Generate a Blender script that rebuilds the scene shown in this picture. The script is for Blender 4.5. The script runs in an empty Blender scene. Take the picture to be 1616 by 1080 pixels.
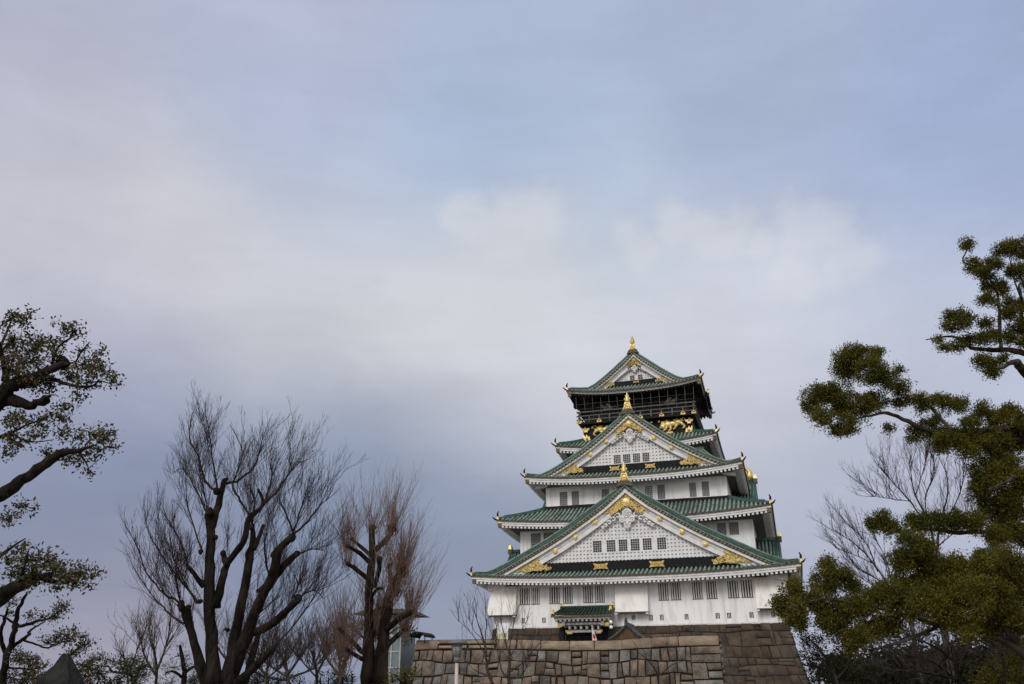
import bpy, math, random
import numpy as np
from mathutils import Vector, Matrix

sc = bpy.context.scene
C = sc.collection
PI = math.pi

# ------------------------------------------------------------------ camera
F_PX = 1320.0
PITCH = math.radians(22.6)
EYE = Vector((0, 0, 1.6))
cam_d = bpy.data.cameras.new('camera')
cam_d.sensor_width = 36.0
cam_d.lens = F_PX / 1616 * 36.0
cam_d.clip_start = 0.1
cam_d.clip_end = 6000
cam = bpy.data.objects.new('camera', cam_d)
C.objects.link(cam)
cam.location = EYE
cam.rotation_euler = (PI / 2 + PITCH, 0, 0)
sc.camera = cam
sc.view_settings.view_transform = 'Standard'
sc.view_settings.look = 'None'
sc.view_settings.exposure = 0.0
sc.view_settings.gamma = 1.0
sc.cycles.max_bounces = 6
sc.cycles.diffuse_bounces = 3
sc.cycles.glossy_bounces = 3


def ray(x, y):
    a, b = x - 808.0, 540.0 - y
    return Vector((a, F_PX * math.cos(PITCH) - b * math.sin(PITCH), F_PX * math.sin(PITCH) + b * math.cos(PITCH))).normalized()


def spot(x, y, d):
    """the place d metres ahead of the viewer that lies in that direction"""
    r = ray(x, y)
    return EYE + r * (d / r.y)


# ------------------------------------------------------------------ sky
def lin(c):
    return tuple(((v / 255) / 12.92 if v <= 10 else ((v / 255 + 0.055) / 1.055) ** 2.4) for v in c)


SUN_EL, SUN_AZ = math.radians(39), math.radians(208)     # behind the viewer, a little to the left
world = bpy.data.worlds.new('World')
sc.world = world
world.use_nodes = True
wn, wl = world.node_tree.nodes, world.node_tree.links
wn.clear()


def WN(kind, **kw):
    n = wn.new(kind)
    for k, v in kw.items():
        setattr(n, k, v)
    return n


def wmath(op, a, b=None, c=None):
    n = WN('ShaderNodeMath', operation=op)
    for i, v in enumerate((a, b, c)):
        if v is None:
            continue
        if isinstance(v, (int, float)):
            n.inputs[i].default_value = v
        else:
            wl.new(v, n.inputs[i])
    return n.outputs[0]


def build_sky():
    out = WN('ShaderNodeOutputWorld')
    bg = WN('ShaderNodeBackground')
    bg.inputs['Strength'].default_value = 0.1
    wl.new(bg.outputs[0], out.inputs[0])
    sky = WN('ShaderNodeTexSky', sky_type='NISHITA')
    sky.sun_disc = False
    sky.sun_elevation = SUN_EL
    sky.sun_rotation = SUN_AZ
    tc = WN('ShaderNodeTexCoord')
    sep = WN('ShaderNodeSeparateXYZ')
    # soft large warp, so that the cloud banks have uneven edges
    mp = WN('ShaderNodeMapping'); mp.inputs['Scale'].default_value = (1, 1, 1.7)
    wl.new(tc.outputs['Generated'], mp.inputs['Vector'])
    nz = WN('ShaderNodeTexNoise'); nz.inputs['Scale'].default_value = 3.2
    nz.inputs['Detail'].default_value = 6; nz.inputs['Roughness'].default_value = 0.55
    wl.new(mp.outputs[0], nz.inputs['Vector'])
    sub = WN('ShaderNodeVectorMath', operation='SUBTRACT'); sub.inputs[1].default_value = (0.5, 0.5, 0.5)
    wl.new(nz.outputs['Color'], sub.inputs[0])
    scl = WN('ShaderNodeVectorMath', operation='SCALE'); scl.inputs['Scale'].default_value = 0.09
    wl.new(sub.outputs[0], scl.inputs[0])
    add = WN('ShaderNodeVectorMath', operation='ADD')
    wl.new(tc.outputs['Generated'], add.inputs[0]); wl.new(scl.outputs[0], add.inputs[1])
    nrm = WN('ShaderNodeVectorMath', operation='NORMALIZE')
    wl.new(add.outputs[0], nrm.inputs[0])
    # the veil of cloud: its colour in many compass directions, blended by angular distance
    pts = [(60, 40, (181, 185, 205), 1), (420, 60, (183, 189, 212), 1), (808, 60, (174, 186, 212), 1), (1200, 60, (170, 182, 207), 1), (1570, 60, (160, 173, 206), 1),
           (60, 220, (186, 186, 203), 1), (420, 190, (176, 187, 213), 1), (808, 220, (171, 187, 213), 1), (1200, 200, (169, 183, 210), 1), (1570, 220, (163, 178, 210), 1),
           (60, 340, (203, 203, 212), 1), (300, 350, (207, 207, 214), 1), (540, 330, (185, 195, 216), 1), (700, 280, (172, 189, 216), 1), (960, 330, (182, 197, 220), 1), (1400, 320, (168, 184, 217), 1),
           (60, 450, (198, 198, 212), 1), (280, 450, (208, 208, 215), 1), (540, 430, (213, 214, 219), 1), (808, 430, (214, 216, 221), 1), (1010, 440, (201, 209, 222), 1), (700, 490, (214, 215, 220), 1), (900, 500, (213, 215, 221), 1), (1100, 500, (210, 212, 220), 1), (1280, 510, (205, 208, 219), 1), (1250, 430, (196, 203, 220), 1), (1480, 440, (186, 195, 218), 1),
           (230, 560, (178, 180, 200), 1), (420, 540, (206, 207, 214), 1), (620, 570, (212, 212, 218), 1), (808, 600, (208, 210, 218), 1), (1180, 560, (205, 207, 217), 1), (1420, 520, (198, 203, 218), 1),
           (90, 600, (156, 161, 186), 1), (240, 680, (130, 143, 170), 1), (480, 670, (152, 162, 184), 1), (600, 730, (134, 147, 171), 1), (740, 680, (184, 187, 202), 1),
           (740, 780, (131, 145, 169), 1), (540, 840, (121, 135, 162), 1), (230, 800, (128, 138, 164), 1), (60, 780, (136, 144, 170), 1),
           (160, 900, (142, 148, 171), 1), (200, 990, (166, 162, 178), 1), (700, 880, (139, 149, 172), 1), (720, 960, (153, 156, 175), 1), (460, 950, (134, 143, 167), 1),
           (1230, 680, (193, 197, 211), 1), (1270, 800, (178, 183, 202), 1), (1330, 860, (172, 176, 196), 1), (1420, 720, (182, 186, 206), 1), (1560, 640, (188, 193, 212), 1)]
    dirs = [(ray(x, y), c, k) for x, y, c, k in pts]
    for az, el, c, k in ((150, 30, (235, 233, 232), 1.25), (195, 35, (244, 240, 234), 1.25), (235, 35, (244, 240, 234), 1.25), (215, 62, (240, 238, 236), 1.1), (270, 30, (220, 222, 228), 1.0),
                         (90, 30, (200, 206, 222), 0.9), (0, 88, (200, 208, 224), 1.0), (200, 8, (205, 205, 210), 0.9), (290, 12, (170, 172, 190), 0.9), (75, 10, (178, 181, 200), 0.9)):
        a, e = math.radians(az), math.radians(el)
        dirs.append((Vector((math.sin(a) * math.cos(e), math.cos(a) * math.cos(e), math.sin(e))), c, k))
    num = None; den = None
    for i, (d, c, k) in enumerate(dirs):
        dot = WN('ShaderNodeVectorMath', operation='DOT_PRODUCT')
        wl.new(nrm.outputs[0], dot.inputs[0]); dot.inputs[1].default_value = d
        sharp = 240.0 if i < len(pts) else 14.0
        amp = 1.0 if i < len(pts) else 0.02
        ex = wmath('MULTIPLY', wmath('SUBTRACT', dot.outputs['Value'], 1.0), sharp)
        w = wmath('MULTIPLY', wmath('EXPONENT', ex), amp)
        den = w if den is None else wmath('ADD', den, w)
        cs = WN('ShaderNodeVectorMath', operation='SCALE')
        cs.inputs[0].default_value = [v * k * 10 for v in lin(c)]
        wl.new(w, cs.inputs['Scale'])
        if num is None:
            num = cs.outputs[0]
        else:
            ad = WN('ShaderNodeVectorMath', operation='ADD')
            wl.new(num, ad.inputs[0]); wl.new(cs.outputs[0], ad.inputs[1]); num = ad.outputs[0]
    inv = wmath('DIVIDE', 1.0, wmath('ADD', den, 1e-6))
    veil = WN('ShaderNodeVectorMath', operation='SCALE')
    wl.new(num, veil.inputs[0]); wl.new(inv, veil.inputs['Scale'])
    col = veil.outputs[0]
    # brighter heaps of cumulus with crisper tops
    n2 = WN('ShaderNodeTexNoise'); n2.inputs['Scale'].default_value = 15.0
    n2.inputs['Detail'].default_value = 8; n2.inputs['Roughness'].default_value = 0.6
    wl.new(tc.outputs['Generated'], n2.inputs['Vector'])
    mask = None
    for x, y, r in ((722, 338, 1.7), (752, 352, 2.2), (805, 345, 2.4), (848, 350, 2.3), (780, 375, 2.8), (985, 372, 1.5), (1012, 392, 1.6), (1065, 362, 1.6), (1110, 368, 1.7), (1160, 372, 1.9), (1200, 385, 1.6), (1268, 385, 2.8), (1310, 378, 2.4), (1250, 420, 2.8), (1330, 410, 2.2)):
        dot = WN('ShaderNodeVectorMath', operation='DOT_PRODUCT')
        wl.new(tc.outputs['Generated'], dot.inputs[0]); dot.inputs[1].default_value = ray(x, y)
        k = 1.0 / (1 - math.cos(math.radians(r)))
        v = wmath('EXPONENT', wmath('MULTIPLY', wmath('SUBTRACT', dot.outputs['Value'], 1.0), k))
        mask = v if mask is None else wmath('MAXIMUM', mask, v)
    m2 = wmath('ADD', mask, wmath('MULTIPLY', wmath('SUBTRACT', n2.outputs['Fac'], 0.5), 1.7))
    mr = WN('ShaderNodeMapRange', interpolation_type='SMOOTHSTEP')
    mr.inputs['From Min'].default_value = 0.2; mr.inputs['From Max'].default_value = 0.9
    mr.inputs['To Max'].default_value = 0.5
    wl.new(m2, mr.inputs['Value'])
    mx = WN('ShaderNodeMix', data_type='RGBA')
    wl.new(mr.outputs[0], mx.inputs['Factor'])
    wl.new(col, mx.inputs['A'])
    mx.inputs['B'].default_value = [v * 10 for v in lin((216, 217, 223))] + [1]
    # thin streaks of high cloud
    mp3 = WN('ShaderNodeMapping'); mp3.inputs['Scale'].default_value = (1.6, 5, 9); mp3.inputs['Rotation'].default_value = (0.0, 0.45, 0.2)
    wl.new(tc.outputs['Generated'], mp3.inputs['Vector'])
    n3 = WN('ShaderNodeTexNoise'); n3.inputs['Scale'].default_value = 2.2
    n3.inputs['Detail'].default_value = 7; n3.inputs['Roughness'].default_value = 0.6
    wl.new(mp3.outputs[0], n3.inputs['Vector'])
    st = WN('ShaderNodeVectorMath', operation='SCALE')
    wl.new(mx.outputs['Result'], st.inputs[0])
    n4 = WN('ShaderNodeTexNoise'); n4.inputs['Scale'].default_value = 6.5
    n4.inputs['Detail'].default_value = 9; n4.inputs['Roughness'].default_value = 0.62; n4.inputs['Distortion'].default_value = 0.4
    wl.new(mp.outputs[0], n4.inputs['Vector'])
    wl.new(wmath('MULTIPLY', wmath('ADD', wmath('MULTIPLY', n3.outputs['Fac'], 0.22), 0.89), wmath('ADD', wmath('MULTIPLY', n4.outputs['Fac'], 0.2), 0.9)), st.inputs['Scale'])
    # the clear air behind the veil
    m3 = WN('ShaderNodeMix', data_type='RGBA'); m3.inputs['Factor'].default_value = 0.03
    wl.new(st.outputs[0], m3.inputs['A']); wl.new(sky.outputs[0], m3.inputs['B'])
    wl.new(m3.outputs['Result'], bg.inputs['Color'])


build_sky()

sun_d = bpy.data.lights.new('sun', 'SUN')
sun_d.energy = 1.5
sun_d.angle = math.radians(22)
sun_d.color = (1.0, 0.97, 0.94)
sun = bpy.data.objects.new('sun', sun_d)
C.objects.link(sun)
sd = Vector((math.sin(SUN_AZ) * math.cos(SUN_EL), math.cos(SUN_AZ) * math.cos(SUN_EL), math.sin(SUN_EL)))
sun.rotation_euler = sd.to_track_quat('Z', 'Y').to_euler()
sun.location = sd * 200


# ------------------------------------------------------------------ materials
def mat(name, c1, c2=None, rough=0.8, metal=0.0, scale=2.0, detail=5.0, bump=0.0, bscale=12.0, island=None, coord='Object', contrast=(0.35, 0.65), spec=0.3, stretch=None, trans=0.0):
    m = bpy.data.materials.new(name)
    m.use_nodes = True
    n, l = m.node_tree.nodes, m.node_tree.links
    b = n['Principled BSDF']
    b.inputs['Roughness'].default_value = rough
    b.inputs['Metallic'].default_value = metal
    b.inputs['Specular IOR Level'].default_value = spec
    tc = n.new('ShaderNodeTexCoord')
    vec = tc.outputs[coord]
    if stretch:
        mp = n.new('ShaderNodeMapping'); mp.inputs['Scale'].default_value = stretch
        l.new(vec, mp.inputs['Vector']); vec = mp.outputs[0]
    col = None
    if c2 is None:
        b.inputs['Base Color'].default_value = (*c1, 1)
    else:
        nz = n.new('ShaderNodeTexNoise')
        nz.inputs['Scale'].default_value = scale; nz.inputs['Detail'].default_value = detail; nz.inputs['Roughness'].default_value = 0.62
        l.new(vec, nz.inputs['Vector'])
        r = n.new('ShaderNodeValToRGB')
        r.color_ramp.elements[0].position, r.color_ramp.elements[1].position = contrast
        r.color_ramp.elements[0].color = (*c1, 1); r.color_ramp.elements[1].color = (*c2, 1)
        l.new(nz.outputs['Fac'], r.inputs['Fac']); col = r.outputs['Color']
    if island:
        g = n.new('ShaderNodeNewGeometry')
        r2 = n.new('ShaderNodeValToRGB')
        els = r2.color_ramp.elements
        for i, c in enumerate(island):
            p = i / (len(island) - 1)
            if i == 0:
                els[0].position = 0; els[0].color = (*c, 1)
            elif i == len(island) - 1:
                els[-1].position = 1; els[-1].color = (*c, 1)
            else:
                e = els.new(p); e.color = (*c, 1)
        l.new(g.outputs['Random Per Island'], r2.inputs['Fac'])
        if col is None:
            col = r2.outputs['Color']
        else:
            mx = n.new('ShaderNodeMix'); mx.data_type = 'RGBA'; mx.blend_type = 'MULTIPLY'; mx.inputs['Factor'].default_value = 1
            l.new(col, mx.inputs['A']); l.new(r2.outputs['Color'], mx.inputs['B']); col = mx.outputs['Result']
    if col is not None:
        l.new(col, b.inputs['Base Color'])
    if bump:
        nb = n.new('ShaderNodeTexNoise'); nb.inputs['Scale'].default_value = bscale; nb.inputs['Detail'].default_value = 6
        l.new(vec, nb.inputs['Vector'])
        bp = n.new('ShaderNodeBump'); bp.inputs['Strength'].default_value = bump; bp.inputs['Distance'].default_value = 0.1
        l.new(nb.outputs['Fac'], bp.inputs['Height']); l.new(bp.outputs[0], b.inputs['Normal'])
    if trans:
        # thin leaves pass some light
        tr = n.new('ShaderNodeBsdfTranslucent'); ms = n.new('ShaderNodeMixShader'); ms.inputs[0].default_value = trans
        l.new(b.outputs[0], ms.inputs[1]); l.new(tr.outputs[0], ms.inputs[2])
        if col is not None:
            l.new(col, tr.inputs['Color'])
        l.new(ms.outputs[0], n['Material Output'].inputs['Surface'])
    return m


M = {}
M['plaster'] = mat('white_plaster', (0.52, 0.50, 0.475), (0.78, 0.775, 0.775), rough=0.85, scale=1.1, detail=8, contrast=(0.28, 0.52), bump=0.08, bscale=5, stretch=(1.4, 1, 0.16))
M['plaster_stained'] = mat('stained_plaster', (0.50, 0.45, 0.39), (0.79, 0.77, 0.75), rough=0.85, scale=0.42, contrast=(0.28, 0.56), bump=0.08, bscale=5, stretch=(1.6, 1, 0.6))
M['trim'] = mat('white_trim', (0.56, 0.555, 0.555), (0.72, 0.715, 0.72), rough=0.8, scale=1.4)
M['soffit'] = mat('shaded_soffit', (0.075, 0.07, 0.064), (0.115, 0.108, 0.1), rough=0.9, scale=2)  # shade under the eaves is painted into this dark soffit colour
M['tile'] = mat('copper_tile', (0.085, 0.11, 0.098), (0.235, 0.335, 0.295), rough=0.6, scale=1.3, contrast=(0.3, 0.62), spec=0.35, island=[(0.62, 0.66, 0.64), (1, 1, 1), (0.8, 0.84, 0.8), (1.1, 1.08, 1.06), (0.9, 0.95, 0.95)])
M['pan'] = mat('copper_pan', (0.036, 0.036, 0.03), (0.058, 0.066, 0.055), rough=0.65, scale=2.5)
M['ridge'] = mat('copper_ridge', (0.018, 0.048, 0.04), (0.05, 0.105, 0.088), rough=0.5, scale=1.8)
M['tile_end'] = mat('brown_tile_end', (0.045, 0.036, 0.028), (0.12, 0.095, 0.06), rough=0.6, scale=3)
M['bronze'] = mat('aged_bronze', (0.10, 0.078, 0.045), (0.21, 0.165, 0.09), rough=0.5, metal=0.6, scale=3)
M['dark'] = mat('black_lacquer', (0.010, 0.010, 0.012), (0.018, 0.017, 0.018), rough=0.6, scale=2, spec=0.08)
M['gold'] = mat('gold_leaf', (0.50, 0.36, 0.12), (0.80, 0.64, 0.29), rough=0.5, metal=0.65, scale=2.4, spec=0.5)
M['gold2'] = mat('worn_gold', (0.30, 0.20, 0.065), (0.58, 0.42, 0.16), rough=0.5, metal=0.65, scale=3, spec=0.5)
M['pane'] = mat('dark_pane', (0.016, 0.017, 0.02), (0.035, 0.036, 0.042), rough=0.3, scale=2)
M['blind'] = mat('grey_blind', (0.16, 0.16, 0.165), (0.24, 0.24, 0.245), rough=0.7, scale=2)
M['rail'] = mat('weathered_rail', (0.06, 0.056, 0.054), (0.12, 0.112, 0.108), rough=0.7, scale=3)
M['grey_trim'] = mat('grey_trim', (0.36, 0.35, 0.35), (0.5, 0.49, 0.48), rough=0.8, scale=2)
M['porch_trim'] = mat('shaded_white_trim', (0.20, 0.19, 0.18), (0.34, 0.32, 0.31), rough=0.8, scale=2)  # white porch beams, with the shadow below the porch roof put into the colour
M['canopy_tile'] = mat('dark_canopy_tile', (0.010, 0.020, 0.016), (0.03, 0.055, 0.043), rough=0.5, scale=3)
M['relief'] = mat('tarnished_silver_gold', (0.12, 0.115, 0.10), (0.30, 0.27, 0.19), rough=0.5, metal=0.3, scale=2)
M['wire'] = mat('steel_wire', (0.30, 0.30, 0.30), rough=0.5, metal=0.3)


# ------------------------------------------------------------------ mesh helpers
class MB:
    def __init__(s):
        s.v = []; s.f = []; s.sm = []

    def add(s, vs, fs, smooth=False):
        o = len(s.v)
        s.v.extend([tuple(p) for p in vs])
        s.f.extend([tuple(i + o for i in f) for f in fs])
        s.sm.extend([smooth] * len(fs))

    def quad(s, a, b, c, d):
        s.add((a, b, c, d), ((0, 1, 2, 3),))

    def box(s, a, b):
        (x0, y0, z0), (x1, y1, z1) = a, b
        s.add([(x0, y0, z0), (x1, y0, z0), (x1, y1, z0), (x0, y1, z0), (x0, y0, z1), (x1, y0, z1), (x1, y1, z1), (x0, y1, z1)],
              [(3, 2, 1, 0), (4, 5, 6, 7), (0, 1, 5, 4), (1, 2, 6, 5), (2, 3, 7, 6), (3, 0, 4, 7)])

    def frustum(s, c0, hx0, hy0, c1, hx1, hy1):
        v = []
        for (c, hx, hy) in ((c0, hx0, hy0), (c1, hx1, hy1)):
            v += [(c[0] - hx, c[1] - hy, c[2]), (c[0] + hx, c[1] - hy, c[2]), (c[0] + hx, c[1] + hy, c[2]), (c[0] - hx, c[1] + hy, c[2])]
        s.add(v, [(3, 2, 1, 0), (4, 5, 6, 7), (0, 1, 5, 4), (1, 2, 6, 5), (2, 3, 7, 6), (3, 0, 4, 7)])

    def tube(s, pts, rad, n=6, cap=True, smooth=True):
        pts = [Vector(p) for p in pts]
        if not isinstance(rad, (list, tuple)):
            rad = [rad] * len(pts)
        up = None; vs = []
        for i, p in enumerate(pts):
            t = (pts[min(i + 1, len(pts) - 1)] - pts[max(i - 1, 0)])
            if t.length < 1e-9:
                t = Vector((0, 0, 1))
            t.normalize()
            if up is None:
                a = Vector((0, 0, 1)) if abs(t.z) < 0.9 else Vector((1, 0, 0))
                up = (a - t * a.dot(t)).normalized()
            else:
                up = up - t * up.dot(t)
                up = up.normalized() if up.length > 1e-6 else t.orthogonal().normalized()
            sd_ = t.cross(up)
            for k in range(n):
                an = 2 * PI * k / n
                vs.append(p + (up * math.cos(an) + sd_ * math.sin(an)) * rad[i])
        fs = [(i * n + k, i * n + (k + 1) % n, (i + 1) * n + (k + 1) % n, (i + 1) * n + k) for i in range(len(pts) - 1) for k in range(n)]
        if cap:
            fs.append(tuple(range(n - 1, -1, -1))); fs.append(tuple((len(pts) - 1) * n + k for k in range(n)))
        s.add(vs, fs, smooth)

    def sweep(s, rows, smooth=False, caps=True, closed=True):
        """rows: list of equally long cross sections"""
        n = len(rows[0])
        vs = [p for r in rows for p in r]
        rng = range(n) if closed else range(n - 1)
        fs = [(i * n + k, i * n + (k + 1) % n, (i + 1) * n + (k + 1) % n, (i + 1) * n + k) for i in range(len(rows) - 1) for k in rng]
        if caps and closed:
            fs.append(tuple(range(n - 1, -1, -1))); fs.append(tuple((len(rows) - 1) * n + k for k in range(n)))
        s.add(vs, fs, smooth)

    def lathe(s, prof, c, n=12, smooth=True, sy=1.0):
        vs = [(c[0] + r * math.cos(2 * PI * k / n), c[1] + sy * r * math.sin(2 * PI * k / n), c[2] + z) for r, z in prof for k in range(n)]
        fs = [(i * n + k, i * n + (k + 1) % n, (i + 1) * n + (k + 1) % n, (i + 1) * n + k) for i in range(len(prof) - 1) for k in range(n)]
        fs.append(tuple(range(n - 1, -1, -1))); fs.append(tuple((len(prof) - 1) * n + k for k in range(n)))
        s.add(vs, fs, smooth)

    def plate(s, outline, v0, v1):
        """outline of (u, z) points extruded from depth v0 to v1"""
        n = len(outline)
        vs = [(u, v0, z) for u, z in outline] + [(u, v1, z) for u, z in outline]
        fs = [tuple(range(n)), tuple(range(2 * n - 1, n - 1, -1))] + [(k, n + k, n + (k + 1) % n, (k + 1) % n) for k in range(n)]
        s.add(vs, fs)

    def disc(s, u, z, v0, v1, r, n=14, dome=0.0):
        vs = [(u + r * math.cos(2 * PI * k / n), v0, z + r * math.sin(2 * PI * k / n)) for k in range(n)]
        vs += [(u + r * math.cos(2 * PI * k / n), v1, z + r * math.sin(2 * PI * k / n)) for k in range(n)]
        vs.append((u, v1 - dome, z))
        fs = [(k, (k + 1) % n, n + (k + 1) % n, n + k) for k in range(n)] + [(n + k, n + (k + 1) % n, 2 * n) for k in range(n)]
        s.add(vs, fs)

    def ball(s, c, r, n=8, m=6, sc_=(1, 1, 1)):
        prof = [(max(math.sin(PI * i / m), 0.02), -math.cos(PI * i / m)) for i in range(m + 1)]
        vs = [(c[0] + r * sc_[0] * a * math.cos(2 * PI * k / n), c[1] + r * sc_[1] * a * math.sin(2 * PI * k / n), c[2] + r * sc_[2] * z) for a, z in prof for k in range(n)]
        fs = [(i * n + k, i * n + (k + 1) % n, (i + 1) * n + (k + 1) % n, (i + 1) * n + k) for i in range(m) for k in range(n)]
        s.add(vs, fs, True)

    def build(s, name, material, parent=None):
        me = bpy.data.meshes.new(name)
        me.from_pydata(s.v, [], s.f)
        me.polygons.foreach_set('use_smooth', s.sm)
        me.materials.append(material)
        me.update()
        o = bpy.data.objects.new(name, me)
        C.objects.link(o)
        if parent:
            o.parent = parent
        return o


def tag(o, label=None, cat=None, group=None, kind=None):
    for k, v in (('label', label), ('category', cat), ('group', group), ('kind', kind)):
        if v:
            o[k] = v
    return o


def empty(name, loc=(0, 0, 0), rz=0.0):
    o = bpy.data.objects.new(name, None)
    o.location = loc
    o.rotation_euler = (0, 0, rz)
    C.objects.link(o)
    return o


def copy_tree(o, parent=None):
    c = o.copy()
    C.objects.link(c)
    c.parent = parent
    for ch in list(o.children):
        copy_tree(ch, c)
    return c

# ------------------------------------------------------------------ the keep
YAW = -math.radians(17.5)
KEEP = Vector((13.764, 99.79, 0))
VC = 18.0                      # middle of the plan, measured from the front wall
castle = tag(empty('castle_keep', KEEP, YAW), 'white five storey castle keep with green roofs and gold ornaments above the stone walls', 'castle')


def lerp(a, b, t):
    return a + (b - a) * t


def wall_front(mb, u0, u1, z0, z1, v, holes, deep):
    us = sorted({u0, u1} | {h[0] for h in holes} | {h[1] for h in holes})
    zs = sorted({z0, z1} | {h[2] for h in holes} | {h[3] for h in holes})
    for i in range(len(us) - 1):
        for j in range(len(zs) - 1):
            cu, cz = (us[i] + us[i + 1]) / 2, (zs[j] + zs[j + 1]) / 2
            if any(h[0] < cu < h[1] and h[2] < cz < h[3] for h in holes):
                continue
            mb.quad((us[i], v, zs[j]), (us[i + 1], v, zs[j]), (us[i + 1], v, zs[j + 1]), (us[i], v, zs[j + 1]))
    for a, b, c, d in holes:
        mb.quad((a, v, c), (b, v, c), (b, v + deep, c), (a, v + deep, c)); mb.quad((a, v, d), (a, v + deep, d), (b, v + deep, d), (b, v, d))
        mb.quad((a, v, c), (a, v + deep, c), (a, v + deep, d), (a, v, d)); mb.quad((b, v, c), (b, v, d), (b, v + deep, d), (b, v + deep, c))


def storey(name, half, v, z0, z1, holes, material):
    mb = MB()
    wall_front(mb, -half, half, z0, z1, v, holes, 0.34)
    vb = 2 * VC - v
    mb.quad((half, v, z0), (half, vb, z0), (half, vb, z1), (half, v, z1))
    mb.quad((half, vb, z0), (-half, vb, z0), (-half, vb, z1), (half, vb, z1))
    mb.quad((-half, vb, z0), (-half, v, z0), (-half, v, z1), (-half, vb, z1))
    mb.quad((-half, v, z1), (half, v, z1), (half, vb, z1), (-half, vb, z1))
    return mb.build(name, material, castle)


def bar_window(h, v, parent, name='window', sill=True):
    """an opening with upright plastered bars"""
    a, b, c, d = h
    mb = MB(); mb.box((a - 0.0, v + 0.30, c), (b, v + 0.36, d))
    w = mb.build(name, M['pane'], parent)
    g = MB(); n = 4; wd = (b - a)
    for k in range(n):
        x = a + wd * (k + 0.62) / (n + 0.24)
        g.box((x - 0.065, v + 0.04, c + 0.01), (x + 0.065, v + 0.16, d - 0.01))
    g.build('bars', M['trim'], w)
    if sill:
        q = MB(); q.box((a - 0.05, v - 0.05, c - 0.10), (b + 0.05, v + 0.03, c - 0.012)); q.build('sill', M['bronze'], w)
    return w


def grid_window(h, v, parent, blind, nu=5, nz=7, t=0.03):
    a, b, c, d = h
    mb = MB(); mb.box((a, v + 0.22, c), (b, v + 0.30, d))
    w = mb.build('window', M['blind'] if blind else M['pane'], parent)
    g = MB()
    mt = M['trim'] if not blind else M['wire']
    for k in range(1, nu):
        x = lerp(a, b, k / nu); g.box((x - t, v + 0.05, c + 0.05), (x + t, v + 0.10, d - 0.05))
    for k in range(1, nz):
        z = lerp(c, d, k / nz); g.box((a + 0.05, v + 0.055, z - t), (b - 0.05, v + 0.098, z + t))
    g.build('lattice', mt, w)
    f = MB()
    f.box((a, v + 0.03, c), (a + 0.05, v + 0.2, d)); f.box((b - 0.05, v + 0.03, c), (b, v + 0.2, d))
    f.box((a + 0.05, v + 0.03, c), (b - 0.05, v + 0.2, c + 0.05)); f.box((a + 0.05, v + 0.03, d - 0.05), (b - 0.05, v + 0.2, d))
    f.build('frame', mt, w)
    return w


# storeys
w1 = [(-13.46, -12.24, 11.05, 12.84), (-12.0, -11.0, 11.05, 12.84), (-9.80, -8.55, 11.05, 12.85), (-8.15, -7.0, 11.05, 12.85), (-5.72, -4.58, 11.05, 12.87), (-4.30, -3.2, 11.05, 12.87),
      (3.05, 4.15, 11.06, 12.9), (4.45, 5.55, 11.06, 12.9), (6.85, 7.95, 11.08, 12.9), (8.40, 9.53, 11.08, 12.9), (10.75, 11.90, 11.1, 12.9), (12.2, 13.4, 11.1, 12.9)]
loops = [(-13.25, -12.82, 8.86, 9.46), (-10.73, -10.3, 8.84, 9.44), (-0.17, 0.24, 8.96, 9.5), (1.82, 2.24, 8.84, 9.46), (3.02, 3.44, 8.84, 9.46), (5.78, 6.2, 8.86, 9.46), (9.18, 9.62, 8.88, 9.48), (10.42, 10.86, 8.88, 9.48), (12.8, 13.24, 8.88, 9.48), (15.1, 15.5, 8.88, 9.48)]
storey('first_storey_wall', 16.75, 0, 8.4, 14.1, w1 + loops, M['plaster'])
for h in w1:
    bar_window(h, 0, castle)
for a, b, c, d in loops:
    mb = MB(); mb.box((a, 0.28, c), (b, 0.36, d)); w = mb.build('loophole', M['pane'], castle)
    g = MB()
    for k in (0.33, 0.66):
        x = lerp(a, b, k); g.box((x - 0.03, 0.08, c + 0.01), (x + 0.03, 0.14, d - 0.01))
    g.build('bars', M['trim'], w)
mb = MB(); mb.box((-16.78, -0.05, 8.28), (16.78, 0.0, 8.46)); mb.build('plinth_moulding', M['trim'], castle)
w2 = [(-12.78, -11.47, 18.0, 19.75), (-11.12, -9.85, 18.0, 19.75), (10.05, 11.08, 18.32, 19.8), (11.42, 12.5, 18.32, 19.8)]
storey('second_storey_wall', 14.15, 2.6, 14.5, 20.9, w2, M['plaster'])
for i, h in enumerate(w2):
    grid_window(h, 2.6, castle, True)
w3 = [(-9.66, -8.62, 23.55, 25.36), (-8.05, -7.08, 23.55, 25.36), (-4.13, -3.15, 23.6, 25.36), (-2.6, -1.6, 23.6, 25.36), (1.4, 2.38, 23.6, 25.42), (2.98, 3.93, 23.62, 25.42), (6.93, 7.78, 23.62, 25.42), (8.47, 9.35, 23.62, 25.46)]
storey('third_storey_wall', 11.5, 5.4, 20.3, 27.0, w3, M['plaster'])
for i, h in enumerate(w3):
    grid_window(h, 5.4, castle, i != 4)
storey('fourth_storey_wall', 8.75, 10.0, 26.5, 32.2, [], M['plaster'])

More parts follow.
